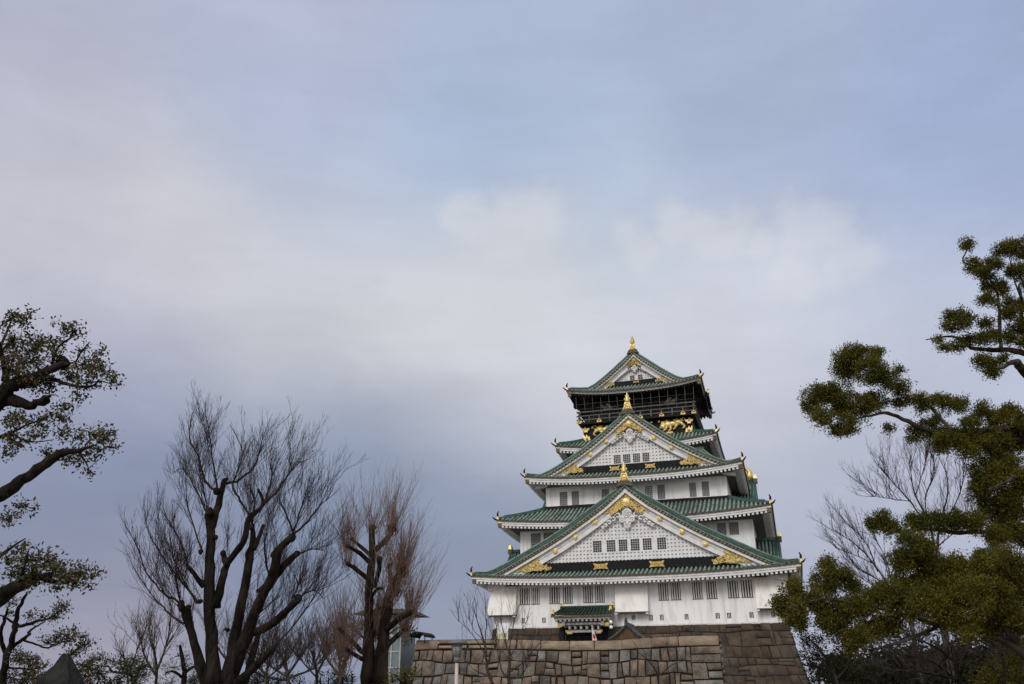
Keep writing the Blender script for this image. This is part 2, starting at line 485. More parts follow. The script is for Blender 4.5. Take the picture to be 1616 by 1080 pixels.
# overhanging boxes for dropping stones
for (a, b) in ((-16.95, -13.75), (-1.85, 1.9), (13.7, 16.95)):
    mb = MB()
    za, zb = 9.78, 13.1
    e0, e1 = (-0.35 if a < -16 else 0), (0.35 if b > 16 else 0)
    lo = [(a + e0, -1.0, za), (b + e1, -1.0, za), (b + e1, 0.02, za), (a + e0, 0.02, za)]
    if e0: lo[3] = (a + e0, 3.6, za)
    if e1: lo[2] = (b + e1, 3.6, za)
    hi = [(a, -0.28, zb), (b, -0.28, zb), (b, lo[2][1], zb), (a, lo[3][1], zb)]
    mb.add(lo + hi, [(4, 5, 6, 7), (0, 1, 5, 4), (1, 2, 6, 5), (2, 3, 7, 6), (3, 0, 4, 7)])
    o = mb.build('overhang_box', M['plaster_stained'], castle)
    q = MB(); q.box((a + e0 + 0.05, -0.93, za - 0.12), (b + e1 - 0.05, lo[2][1] if e1 else 0.0, za - 0.02)); q.build('floor_board', M['soffit'], o)
    for x in (a + e0 + 0.12, b + e1 - 0.12):
        q = MB(); q.box((x - 0.14, -1.06, za - 0.26), (x + 0.14, -0.2, za - 0.125))
        q.build('floor_beam', M['trim'], o)


# ---- roofs
def gz(x):
    return abs(x) ** 2.6


class Skirt:
    """four sided roof skirt; point(side, a, t): a runs along the eave, t from eave (0) to the inner edge (1)"""
    def __init__(s, Hu, ve, Iu, vi, ze, zi, lift, zprof=None, bumpside=0.0):
        s.Hu, s.Hv, s.Iu, s.Iv = Hu, VC - ve, Iu, VC - vi
        s.ze, s.zi, s.lift, s.zprof, s.bump = ze, zi, lift, zprof, bumpside

    def dims(s, side):
        return (s.Hu, s.Iu, s.Hv, s.Iv) if side in 'fb' else (s.Hv, s.Iv, s.Hu, s.Iu)

    def point(s, side, a, t):
        Ha, Ia, Ho, Io = s.dims(side)
        o = lerp(Ho, Io, t)
        la = lerp(Ha, Ia, t)
        x = min(abs(a) / la, 1.0)
        z = s.ze + (s.zi - s.ze) * t * (0.82 + 0.18 * t) + s.lift * gz(x) * (1 - t) ** 1.2
        if s.bump and side in 'lr':
            z += s.bump * math.exp(-(a / 1.9) ** 2) * (1 - t)
        if side == 'f': return Vector((a, VC - o, z))
        if side == 'b': return Vector((-a, VC + o, z))
        if side == 'r': return Vector((o, VC + a, z))
        return Vector((-o, VC - a, z))


OUT = {'f': Vector((0, -1, 0)), 'b': Vector((0, 1, 0)), 'r': Vector((1, 0, 0)), 'l': Vector((-1, 0, 0))}
ALONG = {'f': Vector((1, 0, 0)), 'b': Vector((-1, 0, 0)), 'r': Vector((0, 1, 0)), 'l': Vector((0, -1, 0))}


def barrel(mb, pts, along, r=0.15):
    rows = []
    for i, p in enumerate(pts):
        t = (pts[min(i + 1, len(pts) - 1)] - pts[max(0, i - 1)]).normalized()
        nrm = along.cross(t)
        if nrm.z < 0: nrm = -nrm
        rows.append([p + along * (r * math.cos(an)) + nrm * (r * 1.3 * math.sin(an) - 0.01) for an in (0, PI / 4, PI / 2, 3 * PI / 4, PI)])
    mb.sweep(rows, smooth=True, caps=True)


def skirt_roof(sk, wall_half, wall_v, black=False, sides='frlb', pitch=0.5, fascia=0.72, name='tiled_roof', front_t=1.0):
    pan, til, endb, fas, raf, sof, hip = MB(), MB(), MB(), MB(), MB(), MB(), MB()
    for sd_ in sides:
        Ha, Ia, Ho, Io = sk.dims(sd_)
        al, ou = ALONG[sd_], OUT[sd_]
        NA, NT = 48, 6
        g = []
        for j in range(NT + 1):
            t = j / NT; la = lerp(Ha, Ia, t)
            g.append([sk.point(sd_, la * (2 * i / NA - 1), t) for i in range(NA + 1)])
        vs = [p for r in g for p in r]
        pan.add(vs, [(j * (NA + 1) + i, j * (NA + 1) + i + 1, (j + 1) * (NA + 1) + i + 1, (j + 1) * (NA + 1) + i) for j in range(NT) for i in range(NA)], True)
        n = int(2 * Ha / pitch)
        for k in range(n):
            a = -Ha + (k + 0.5) * 2 * Ha / n
            te = 1.0 if abs(a) <= Ia else (Ha - abs(a)) / (Ha - Ia)
            if te < 0.06: continue
            pts = [sk.point(sd_, a, te * i / 5) for i in range(6)]
            pts[0] = pts[0] + ou * 0.06
            barrel(til, pts, al)
            # round end cap of the tile row
            c = pts[0] + ou * 0.02
            ring = [c + al * (0.15 * math.cos(2 * PI * q / 8)) + Vector((0, 0, 0.15 * math.sin(2 * PI * q / 8) + 0.02)) for q in range(8)]
            endb.add(ring + [p - ou * 0.09 for p in ring], [tuple(range(8))] + [(q, q + 8, (q + 1) % 8 + 8, (q + 1) % 8) for q in range(8)])
        # eave edge: dark pan ends, plastered fascia, rafter ends
        E = [sk.point(sd_, Ha * (2 * i / NA - 1), 0) for i in range(NA + 1)]
        tops = [sk.point(sd_, Ha * (2 * i / NA - 1), 0.06) for i in range(NA + 1)]

        def strip(mb, d_out, z_top, z_bot, thick):
            rows = []
            for i, p in enumerate(E):
                k = 1 - (d_out) / Ha * -1
                q = Vector(p)
                # keep the corners mitred
                f = (2 * i / NA - 1)
                q = q + ou * d_out + al * (f * d_out)
                q2 = q - ou * thick - al * (f * thick)
                rows.append([(q.x, q.y, q.z + z_top), (q.x, q.y, q.z + z_bot), (q2.x, q2.y, q2.z + z_bot), (q2.x, q2.y, q2.z + z_top)])
            mb.sweep(rows, caps=False)
        strip(endb, 0.03, -0.004, -0.12, 0.3)
        strip(fas, -0.10, -0.122, -0.125 - fascia * 0.36, 0.25)
        strip(fas, -0.17, -0.127 - fascia * 0.36, -0.125 - fascia * 0.72, 0.25)
        nr = int(2 * Ha / 0.5)
        zb = -0.13 - fascia * 0.72
        for k in range(nr):
            a = -Ha + 0.5 + (k + 0.5) * (2 * Ha - 1.0) / nr
            p = sk.point(sd_, a, 0)
            q0 = p - ou * 0.22 + Vector((0, 0, zb + 0.0)); q1 = p - ou * 1.2 + Vector((0, 0, zb + 0.12))
            h = Vector((0, 0, 0.23)); w = al * 0.125
            raf.add([q0 - w - h, q0 + w - h, q1 + w - h, q1 - w - h, q0 - w, q0 + w, q1 + w, q1 - w], [(3, 2, 1, 0), (4, 5, 6, 7), (0, 1, 5, 4), (1, 2, 6, 5), (2, 3, 7, 6), (3, 0, 4, 7)])
        # soffit back to the wall
        wa, wo = (wall_half, VC - wall_v) if sd_ in 'fb' else (VC - wall_v, wall_half)
        rows = []
        for i, p in enumerate(E):
            f = 2 * i / NA - 1
            q = Vector(p) - ou * 0.3 - al * (f * 0.3) + Vector((0, 0, zb + 0.03))
            if sd_ == 'f': r = Vector((wa * f, VC - wo, 0))
            elif sd_ == 'b': r = Vector((-wa * f, VC + wo, 0))
            elif sd_ == 'r': r = Vector((wo, VC + wa * f, 0))
            else: r = Vector((-wo, VC - wa * f, 0))
            r.z = sk.ze + zb + 0.16
            rows.append([q, r])
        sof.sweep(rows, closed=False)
    roof = pan.build(name, M['pan'], castle)
    til.build('tiles', M['tile'], roof)
    endb.build('tile_ends', M['tile_end'], roof)
    fas.build('fascia', M['trim'] if not black else M['grey_trim'], roof)
    raf.build('rafters', M['trim'] if not black else M['dark'], roof)
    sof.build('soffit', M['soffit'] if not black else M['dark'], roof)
    # hips with their gilt end pieces
    for su in (-1, 1):
        for sv in (-1, 1):
            side = {(-1, -1): ('f', -1), (1, -1): ('f', 1), (1, 1): ('b', -1), (-1, 1): ('b', 1)}[(su, sv)]
            Ha, Ia, _, _ = sk.dims('f')
            pts = [sk.point(side[0], side[1] * lerp(Ha, Ia, t), t) + Vector((0, 0, 0.12)) for t in [0.03 + 0.97 * i / 8 for i in range(9)]]
            d = (pts[0] - pts[1]); d.z = 0; d.normalize()
            hp = MB(); hp.tube(pts, [0.2] + [0.25] * 8, 8)
            hp.tube([p + Vector((0, 0, 0.24)) for p in pts[1:]], 0.12, 6)
            hp.build('hip_ridge', M['ridge'], roof)
            c = pts[0] + d * 0.05
            gp = MB()
            gp.frustum((c.x, c.y, c.z - 0.14), 0.17, 0.17, (c.x, c.y, c.z + 0.22), 0.11, 0.11)
            gp.ball((c.x, c.y, c.z + 0.25), 0.11)
            gp.build('corner_ornament', M['gold2'], roof)
            hn = MB()
            hn.tube([c + Vector((0, 0, 0.32)), c + d * 0.05 + Vector((0, 0, 0.62)), c - d * 0.12 + Vector((0, 0, 0.95))], [0.13, 0.12, 0.05], 6)
            e = sk.point(side[0], side[1] * Ha, 0)
            hn.tube([e - d * 0.2, e + d * 0.25 + Vector((0, 0, 0.05)), e + d * 0.62 + Vector((0, 0, 0.32))], [0.13, 0.11, 0.05], 6)
            hn.build('corner_horn', M['dark'], roof)
            cp = MB(); q = e - d * 0.5
            cp.frustum((q.x, q.y, q.z - 0.95), 0.2, 0.2, (q.x, q.y, q.z - 0.42), 0.27, 0.27)
            cp.build('rafter_cap', M['bronze'], roof)
    return roof


def smooth_profile(pts, n=28):
    """pts (u, z) from eave to ridge; densified with a Catmull-Rom curve"""
    P = [Vector((a, b)) for a, b in pts]
    P = [P[0] * 2 - P[1]] + P + [P[-1] * 2 - P[-2]]
    res = []
    for i in range(1, len(P) - 2):
        for k in range(4):
            t = k / 4
            p0, p1, p2, p3 = P[i - 1], P[i], P[i + 1], P[i + 2]
            res.append(0.5 * ((2 * p1) + (p2 - p0) * t + (2 * p0 - 5 * p1 + 4 * p2 - p3) * t * t + (3 * p1 - p0 - 3 * p2 + p3) * t ** 3))
    res.append(P[-2])
    return res


TAPER = [1.0, 3.0]        # the verge thins towards the peak, the boards below it widen


def offset_profile(prof, d):
    """shift the curve by d along its outward (upper right) normal; mitred on the centre line"""
    res = []
    for i, p in enumerate(prof):
        t = (prof[min(i + 1, len(prof) - 1)] - prof[max(i - 1, 0)]).normalized()
        nrm = Vector((t.y, -t.x))
        if nrm.y < 0: nrm = -nrm
        s_ = min(1.0, abs(p.x) / TAPER[1])
        if d < 0:
            m_ = -d
            dd = -(m_ * lerp(0.55, 1, s_) if m_ <= TAPER[0] else TAPER[0] * lerp(0.55, 1, s_) + (m_ - TAPER[0]) * lerp(1.4, 1, s_))
        else:
            dd = d
        res.append(p + nrm * dd)
    # cut at / extend to u = 0
    out = [q for q in res if q.x > 0.02]
    a, b = out[-2], out[-1]
    k = b.x / max(a.x - b.x, 1e-6)
    out.append(Vector((0, b.y + (b.y - a.y) * k)))
    return out


def res_at(curve, n):
    """resample a polyline to n points by arc length"""
    L = [0]
    for i in range(1, len(curve)):
        L.append(L[-1] + (curve[i] - curve[i - 1]).length)
    r = []
    for k in range(n):
        d = L[-1] * k / (n - 1)
        j = max(1, min(len(curve) - 1, next((i for i in range(len(L)) if L[i] >= d), len(L) - 1)))
        f = (d - L[j - 1]) / max(L[j] - L[j - 1], 1e-9)
        r.append(curve[j - 1].lerp(curve[j], f))
    return r


def band(mb, prof, d0, d1, v0, v1, u_max=None, n=30):
    a = [p for p in offset_profile(prof, d0)]; b = [p for p in offset_profile(prof, d1)]
    if u_max:
        def cut(c):
            r = [p for p in c if p.x <= u_max]
            i = next(i for i, p in enumerate(c) if p.x <= u_max)
            if i > 0:
                f = (c[i - 1].x - u_max) / (c[i - 1].x - c[i].x)
                r = [c[i - 1].lerp(c[i], f)] + r
            return r
        a, b = cut(a), cut(b)
    a, b = res_at(a, n), res_at(b, n)
    for s in (1, -1):
        mb.sweep([[(s * p.x, v0, p.y), (s * q.x, v0, q.y), (s * q.x, v1, q.y), (s * p.x, v1, p.y)] for p, q in zip(a, b)])


def scrolls(mb, inside, box, n, v, rng, size=0.17):
    """raised foliage scrollwork: little curled stems, leaves and beads filling a region"""
    made = 0; tries = 0
    while made < n and tries < n * 40:
        tries += 1
        u, z = rng.uniform(box[0], box[1]), rng.uniform(box[2], box[3])
        if not inside(u, z): continue
        made += 1
        k = rng.random()
        r = size * rng.uniform(0.7, 1.3)
        a0 = rng.uniform(0, 2 * PI); sg = rng.choice((-1, 1))
        if k < 0.65:
            pts = []
            for i in range(8):
                f = i / 7
                rr = r * (1.25 - 0.85 * f); an = a0 + sg * 4.6 * f
                pts.append((u + rr * math.cos(an), v - 0.05 - 0.05 * f, z + rr * math.sin(an)))
            mb.tube(pts, [size * 0.34 * (1 - 0.4 * i / 7) for i in range(8)], 4)
        else:
            mb.ball((u, v - 0.04, z), r * 0.5, 6, 4, (1.4 if k < 0.85 else 0.9, 0.7, 0.9))


def finial(parent, u, v, z, s=1.0, fishy=True):
    """gilt ridge end: bell shaped plate with an arched boss and the fish rising above it, seen head on"""
    g = MB()
    o = [(-0.66, 0), (0.66, 0), (0.60, 0.18), (0.46, 0.45), (0.42, 0.75), (0.36, 0.98), (0.2, 1.12), (-0.2, 1.12), (-0.36, 0.98), (-0.42, 0.75), (-0.46, 0.45), (-0.60, 0.18)]
    g.plate([(u + a * s, z + b * s) for a, b in o], v - 0.16 * s, v + 0.45 * s)
    arch = [(u + 0.30 * s * math.cos(t), v - 0.2 * s, z + (0.45 + 0.42 * math.sin(t)) * s) for t in [PI * i / 10 for i in range(11)]]
    g.tube([(u + 0.34 * s, v - 0.2 * s, z + 0.2 * s)] + arch + [(u - 0.34 * s, v - 0.2 * s, z + 0.2 * s)], 0.07 * s, 6)
    for k in range(-3, 4):
        g.ball((u + k * 0.16 * s, v - 0.2 * s, z + 0.12 * s), 0.085 * s, 6, 4)
    g.disc(u, z + 0.5 * s, v - 0.15 * s, v - 0.24 * s, 0.17 * s, 10, 0.04)
    f = g.build('ridge_ornament', M['gold'], parent)
    h = MB()
    h.lathe([(0.34 * s, 0), (0.37 * s, 0.16 * s), (0.30 * s, 0.34 * s), (0.33 * s, 0.5 * s), (0.25 * s, 0.72 * s), (0.2 * s, 0.95 * s), (0.13 * s, 1.1 * s), (0.1 * s, 1.3 * s), (0.02, 1.5 * s)], (u, v + 0.1 * s, z + 1.08 * s), 10, sy=1.2)
    for sx in (-1, 1):
        h.add([(u + sx * 0.25 * s, v, z + 1.35 * s), (u + sx * 0.42 * s, v + 0.05, z + 1.56 * s), (u + sx * 0.40 * s, v + 0.05, z + 1.7 * s), (u + sx * 0.22 * s, v, z + 1.65 * s)], [(0, 1, 2, 3)])
        h.add([(u + sx * 0.15 * s, v, z + 1.85 * s), (u + sx * 0.27 * s, v + 0.05, z + 2.0 * s), (u + sx * 0.24 * s, v + 0.05, z + 2.12 * s), (u + sx * 0.1 * s, v, z + 2.1 * s)], [(0, 1, 2, 3)])
    h.build('ridge_fish', M['gold2'] if s < 0.9 else M['gold'], f)
    return f


rng = random.Random(7)


def big_gable(prof_pts, vg, v_back, base_z, band_z, wins, win_z, med, crest, low_crest, u_end, ridge_s, plaques, grid=0.43, verge=0.68, thick=(0.62, 0.95, 1.25, 2.2), black_u=None, fin_scale=0.95, fin_z=None, lat_u=None):
    """front gable with tiled slopes running back, verge, bargeboards, lattice wall and gilt mounts"""
    prof = smooth_profile(prof_pts)
    t0, t1, t2, t3 = thick
    ps0 = crest[2]
    nwl = 4 if crest[2] > 0.7 else 2
    TAPER[0] = t1; TAPER[1] = prof_pts[0][0] * 0.17
    # slopes
    pan, til = MB(), MB()
    vf = vg - verge
    base = [p for p in offset_profile(prof, -t0)]
    for s in (1, -1):
        pan.sweep([[(s * p.x, vf + 0.1, p.y), (s * p.x, v_back, p.y)] for p in base], closed=False, smooth=True)
        n = int((v_back - vf - 1.2) / 0.45)
        cur = res_at(base, 16)
        for k in range(n):
            v = vf + 1.2 + 0.45 * k
            rows = []
            for i, p in enumerate(cur):
                t = (cur[min(i + 1, 15)] - cur[max(i - 1, 0)]).normalized(); nr = Vector((t.y, -t.x))
                if nr.y < 0: nr = -nr
                rows.append([(s * (p.x + nr.x * h), v + w, p.y + nr.y * h) for w, h in ((-0.135, 0), (-0.09, 0.11), (0, 0.155), (0.09, 0.11), (0.135, 0))])
            til.sweep(rows, smooth=True)
    slope = pan.build('gable_roof', M['pan'], castle)
    til.build('tiles', M['tile'], slope)
    vb = MB()
    band(vb, prof, -t0 * 0.55, 0.0, vf + 0.12, vf + 0.62, u_end)
    band(vb, prof, -t0, -t0 * 0.62, vf - 0.02, vf + 0.3, u_end)
    vb.build('verge_ridge', M['ridge'], slope)
    vc_ = MB()
    band(vc_, prof, -0.03, 0.09, vf + 0.08, vf + 0.3, u_end); band(vc_, prof, -t0 - 0.01, -t0 + 0.07, vf - 0.07, vf + 0.02, u_end); vc_.build('verge_cap', M['tile'], slope)
    te = MB()
    band(te, prof, -t1, -t0 - 0.004, vf + 0.06, vf + 0.4, u_end)
    mid = res_at(offset_profile(prof, -(t0 + t1) / 2 - 0.02), 200)
    L = 0; last = -9
    ends = MB()
    for i in range(1, len(mid)):
        L += (mid[i] - mid[i - 1]).length
        if L - last > 0.40 and mid[i].x < u_end - 0.1 and mid[i].x > 0.15:
            last = L
            for s in (1, -1):
                ends.disc(s * mid[i].x, mid[i].y, vf + 0.1, vf - 0.05, 0.125, 8, 0.02)
    te.build('verge_tiles', M['tile_end'], slope)
    ends.build('verge_tile_ends', M['bronze'], slope)
    rg = MB()
    top = offset_profile(prof, 0)[-1].y
    rg.box((-0.42, vf + 0.25, top - 0.5), (0.42, v_back, top + 0.12)); rg.tube([(0, vf + 0.3, top + 0.16), (0, v_back, top + 0.16)], 0.26, 8)
    rg.build('ridge', M['ridge'], slope)
    ob = MB()
    ow = 0.65 + 0.35 * min(1.0, ps0)
    ob.plate([(-1.05 * ow, top - 0.5 * ow), (0, top - 0.3 * ow), (1.05 * ow, top - 0.5 * ow), (0.84 * ow, top - 0.1 * ow), (0.74 * ow, top + 0.12), (-0.74 * ow, top + 0.12), (-0.84 * ow, top - 0.1 * ow)], vf - 0.12, vf + 0.24)
    ob.build('ridge_end_block', M['tile_end'], slope)
    # wall of the gable with a raised square lattice
    inner = offset_profile(prof, -t2)
    def zin(u):
        u = abs(u)
        for i in range(1, len(inner)):
            if inner[i].x <= u <= inner[i - 1].x:
                f = (inner[i - 1].x - u) / max(inner[i - 1].x - inner[i].x, 1e-9)
                return inner[i - 1].y + (inner[i].y - inner[i - 1].y) * f
        return base_z
    vw = vg + 0.45
    cur = [p for p in res_at(inner, 60) if p.y > base_z]
    gw = MB()
    gw.plate([(p.x, p.y) for p in cur] + [(-p.x, p.y) for p in reversed(cur[:-1])], vw, vw + 0.4)
    gable = gw.build('gable', M['plaster'], castle)
    la = MB()
    lowest = offset_profile(prof, -t3 + 0.1)
    def zlow(u):
        u = abs(u)
        for i in range(1, len(lowest)):
            if lowest[i].x <= u <= lowest[i - 1].x:
                f = (lowest[i - 1].x - u) / max(lowest[i - 1].x - lowest[i].x, 1e-9)
                return lowest[i - 1].y + (lowest[i].y - lowest[i - 1].y) * f
        return base_z
    wu = max(w[1] for w in wins); wz0, wz1 = win_z[0] - 0.16, win_z[1] + 0.16
    nu = int(prof_pts[0][0] / grid)
    bw = grid * 0.27
    for k in range(-nu, nu + 1):
        u = k * grid
        zt = zlow(u)
        if zt - base_z < 0.15: continue
        segs = [(base_z, zt)]
        if abs(u) < wu + 0.12: segs = [(base_z, min(wz0, zt)), (wz1, zt)]
        for a, b in segs:
            if b - a > 0.08: la.box((u - bw, vw - 0.16, a), (u + bw, vw - 0.004, b))
    z = base_z + grid * 0.5; 
    while z < top:
        us = [p.x for p in lowest if p.y > z]
        if not us: break
        um = max(us)
        segs = [(-um, um)]
        if wz0 < z < wz1: segs = [(-um, -wu - 0.1), (wu + 0.1, um)]
        for a, b in segs:
            if b - a > 0.1: la.box((a, vw - 0.157, z - bw), (b, vw - 0.007, z + bw))
        z += grid
    la.build('lattice', M['trim'], gable)
    pn = MB()
    zs = sorted((win_z[0], win_z[1]))
    edges = [-wu - 0.12] + [x for w in wins for x in (w[0], w[1])] + [wu + 0.12]
    for i in range(0, len(edges), 2):
        pn.box((edges[i], vw - 0.175, win_z[0]), (edges[i + 1], vw - 0.004, win_z[1]))
    pn.box((-wu - 0.12, vw - 0.175, wz0), (wu + 0.12, vw - 0.004, win_z[0])); pn.box((-wu - 0.12, vw - 0.175, win_z[1]), (wu + 0.12, vw - 0.004, wz1))
    pn.build('window_surround', M['trim'], gable)
    for a, b in wins:
        q = MB(); q.box((a, vw - 0.06, win_z[0]), (b, vw - 0.01, win_z[1]))
        for i in range(1, 4):
            x = lerp(a, b, i / 4); q.box((x - 0.012, vw - 0.09, win_z[0]), (x + 0.02, vw - 0.06, win_z[1]))
        w = q.build('gable_window', M['pane'], gable)
        q = MB()
        for i in range(0, nwl + 1):
            x = lerp(a, b, i / nwl); q.box((x - 0.014, vw - 0.15, win_z[0]), (x + 0.014, vw - 0.115, win_z[1]))
        for i in range(0, nwl + 2):
            zz = lerp(win_z[0], win_z[1], i / (nwl + 1)); q.box((a, vw - 0.146, zz - 0.014), (b, vw - 0.119, zz + 0.014))
        q.build('window_lattice', M['trim'], gable)
    # bargeboards
    bb = MB()
    band(bb, prof, -t2, -t1 - 0.004, vg - 0.55, vg + 0.4, u_end)
    band(bb, prof, -t2 - (t3 - t2) * 0.42, -t2 - 0.004, vg - 0.2, vg + 0.4, u_end)
    band(bb, prof, -t2 - (t3 - t2) * 0.50, -t2 - (t3 - t2) * 0.42 - 0.004, vg - 0.12, vg + 0.4, u_end)
    band(bb, prof, -t3, -t2 - (t3 - t2) * 0.50 - 0.004, vg - 0.17, vg + 0.4, u_end)
    bb.build('bargeboard', M['trim'], gable)
    # carved white pendant with scrolls below the peak
    pd = MB()
    zc = offset_profile(prof, -t3)[-1].y
    ps = crest[2]
    zc -= 0.1 * ps
    pd.plate([(a * ps, zc + b * ps) for a, b in ((0, 0.1), (0.5, -0.4), (0.5, -0.75), (0.75, -0.95), (0.8, -1.35), (0.55, -1.6), (0.38, -1.6), (0.3, -2.05), (0, -2.3), (-0.3, -2.05), (-0.38, -1.6), (-0.55, -1.6), (-0.8, -1.35), (-0.75, -0.95), (-0.5, -0.75), (-0.5, -0.4))], vg - 0.14, vg + 0.3)
    for (a, b, r) in ((0, -0.65, 0.36), (-0.52, -1.28, 0.25), (0.52, -1.28, 0.25), (0, -1.88, 0.24)):
        pd.tube([((a + r * math.cos(q * PI / 6)) * ps, vg - 0.16, zc + (b + r * math.sin(q * PI / 6)) * ps) for q in range(13)], 0.075 * ps, 5)
        pd.ball((a * ps, vg - 0.15, zc + b * ps), 0.12 * ps, 6, 4)
    for s in (1, -1):
        pd.tube([(s * a * ps, vg - 0.16, zc + b * ps) for a, b in ((0.1, -1.1), (0.3, -1.05), (0.25, -1.45), (0.15, -1.6))], 0.07 * ps, 5)
    for s in (1, -1):
        for i, (a, b, r) in enumerate(((0.95, -0.85, 0.30), (1.42, -1.2, 0.27), (1.86, -1.5, 0.23), (2.24, -1.78, 0.18), (2.55, -2.0, 0.14))):
            pts = [(s * (a + r * (1.1 - 0.1 * q) * math.cos(q * 0.85)) * ps, vg - 0.1, zc + (b + r * (1.1 - 0.1 * q) * math.sin(q * 0.85)) * ps) for q in range(8)]
            pd.tube(pts, 0.11 * ps, 5)
    pd.tube([(0.2 * ps * math.cos(q * PI / 4), vg - 0.2, zc - 0.65 * ps + 0.2 * ps * math.sin(q * PI / 4)) for q in range(9)], 0.06 * ps, 5)
    pd.build('carved_pendant', M['trim'], gable)
    # gilt chevron under the peak
    zt = offset_profile(prof, -t2)[-1].y
    A, B = offset_profile(prof, -t2 - 0.02), offset_profile(prof, -t3 - crest[1])
    def curve_z(c, u):
        u = abs(u)
        for i in range(1, len(c)):
            if c[i].x <= u <= c[i - 1].x:
                f = (c[i - 1].x - u) / max(c[i - 1].x - c[i].x, 1e-9)
                return c[i - 1].y + (c[i].y - c[i - 1].y) * f
        return -99
    mid_c = offset_profile(prof, -t2 - (t3 - t2) * 0.45)
    cu = crest[0]
    def in_crest(u, z):
        au = abs(u)
        if z > curve_z(A, u) - 0.1: return False
        lo = curve_z(B, u) if au < cu * 0.65 else curve_z(mid_c, u) + (au - cu * 0.65) * 0.3
        return z > lo + 0.12 and au < cu
    bk = MB(); band(bk, prof, -t3 - crest[1] * 0.5, -t2 - 0.06, vg - 0.2, vg + 0.1, cu * 0.63); bk.build('crest_backing', M['tile_end'], gable)
    gc = MB()
    scrolls(gc, in_crest, (-cu, cu, zt - cu * 1.3, zt), int(crest[3]), vg - 0.22, rng, 0.125 * ps ** 0.5)
    gc.disc(0, zt - 0.9 * ps, vg - 0.2, vg - 0.34, 0.42 * ps, 16, 0.1)
    for q in range(12):
        gc.ball((0.42 * ps * math.cos(q * PI / 6), vg - 0.32, zt - 0.9 * ps + 0.42 * ps * math.sin(q * PI / 6)), 0.1 * ps, 6, 4)
    gc.build('gold_crest', M['gold'], gable)
    # gilt mounts where the boards meet the roof
    for s in (1, -1):
        lc = MB()
        u0, u1 = low_crest
        def in_low(u, z):
            au = abs(u)
            if au < u0 or au > u1: return False
            ui = u0 + (u1 - u0) * 0.28
            lo_ = band_z + 0.22
            hi = curve_z(A, u) - 0.06 if au > ui else lo_ + 0.35 + 0.45 * (au - u0) / (ui - u0)
            return lo_ < z < min(hi, curve_z(A, u) - 0.06)
        scrolls(lc, in_low, (s * u0 if s > 0 else -u1, s * u1 if s > 0 else -u0, band_z + 0.1, curve_z(A, u0)), int(crest[3] * 0.6), vg - 0.22, rng, 0.12 * ps ** 0.5)
        lc.build('gold_foot', M['gold'], gable)
    for (mu, mz) in med:
        for s in (1, -1):
            q = MB(); q.disc(s * mu, mz, vg - 0.15, vg - 0.3, 0.30 * ps ** 0.5, 16, 0.06)
            for k in range(8):
                q.ball((s * mu + 0.17 * ps ** 0.5 * math.cos(k * PI / 4), vg - 0.31, mz + 0.17 * ps ** 0.5 * math.sin(k * PI / 4)), 0.07, 6, 4)
            q.build('medallion', M['gold'], gable)
    # black band under the gable with gilt plaques
    kb = MB()
    bu = black_u or u_end - 3.2
    kb.box((-bu, vw - 0.42, band_z), (bu, vw + 0.3, base_z))
    kb.build('black_band', M['dark'], gable)
    for (a, b, zz0, zz1) in plaques:
        q = MB(); m = (zz0 + zz1) / 2; w = (b - a)
        q.plate([(a, zz0), (a + w * 0.12, zz0 + 0.0), (a + w * 0.2, zz0 + (zz1 - zz0) * 0.1), (b - w * 0.2, zz0 + (zz1 - zz0) * 0.1), (b - w * 0.12, zz0), (b, zz0), (b - w * 0.12, m), (b, zz1), (b - w * 0.15, zz1), (b - w * 0.22, zz1 - 0.08), (a + w * 0.22, zz1 - 0.08), (a + w * 0.15, zz1), (a, zz1), (a + w * 0.12, m)], vw - 0.52, vw - 0.424)
        for k in range(5):
            q.ball((lerp(a, b, 0.2 + 0.15 * k), vw - 0.53, m + 0.06 * (-1) ** k), 0.08, 6, 4)
        q.build('gold_plaque', M['gold2'], gable)
    finial(slope, 0, vf + 0.1, fin_z if fin_z else top + 0.2, fin_scale)
    return prof


# first roof with the great gable
P1 = [(18.3, 14.6), (17.0, 14.85), (15.5, 15.4), (13.0, 16.65), (10.2, 18.1), (8.2, 19.2), (5.5, 20.85), (3.6, 22.1), (1.8, 23.28), (0.0, 24.5)]
big_gable(P1, -0.5, 9.0, 15.55, 14.5, [(-4.3, -3.26), (-2.65, -1.6), (-1.22, -0.18), (0.2, 1.24), (1.62, 2.66), (3.3, 4.34)], (16.62, 17.96), [(3.85, 20.08), (6.3, 18.44), (8.8, 16.93)],
          (3.0, 0.02, 1.15, 460), (9.4, 14.5), 17.3, 1, [(-4.3, -2.5, 14.62, 15.32), (2.25, 4.05, 14.62, 15.32)])
S1 = Skirt(18.87, -2.3, 14.1, 0.0, 13.66, 14.55, 0.62)
S1.Iu = 16.5
skirt_roof(S1, 16.75, 0.0)
# side slopes above the skirt of the first roof, up to the second storey
def side_slopes(sk, u_in, z_in, v0):
    mb, tl = MB(), MB()
    for s in (1, -1):
        for (a, b) in ((v0, 2 * VC - v0),):
            mb.quad((s * sk.Iu, a, sk.zi), (s * sk.Iu, b, sk.zi), (s * u_in, b, z_in), (s * u_in, a, z_in))
            n = int((b - a) / 0.45)
            for k in range(n):
                v = a + 0.45 * (k + 0.5)
                barrel(tl, [Vector((s * lerp(sk.Iu, u_in, i / 2), v, lerp(sk.zi, z_in, i / 2))) for i in range(3)], Vector((0, 1, 0)))
    r = mb.build('side_roof', M['pan'], castle); tl.build('tiles', M['tile'], r)
side_slopes(S1, 14.1, 15.6, 3.0)

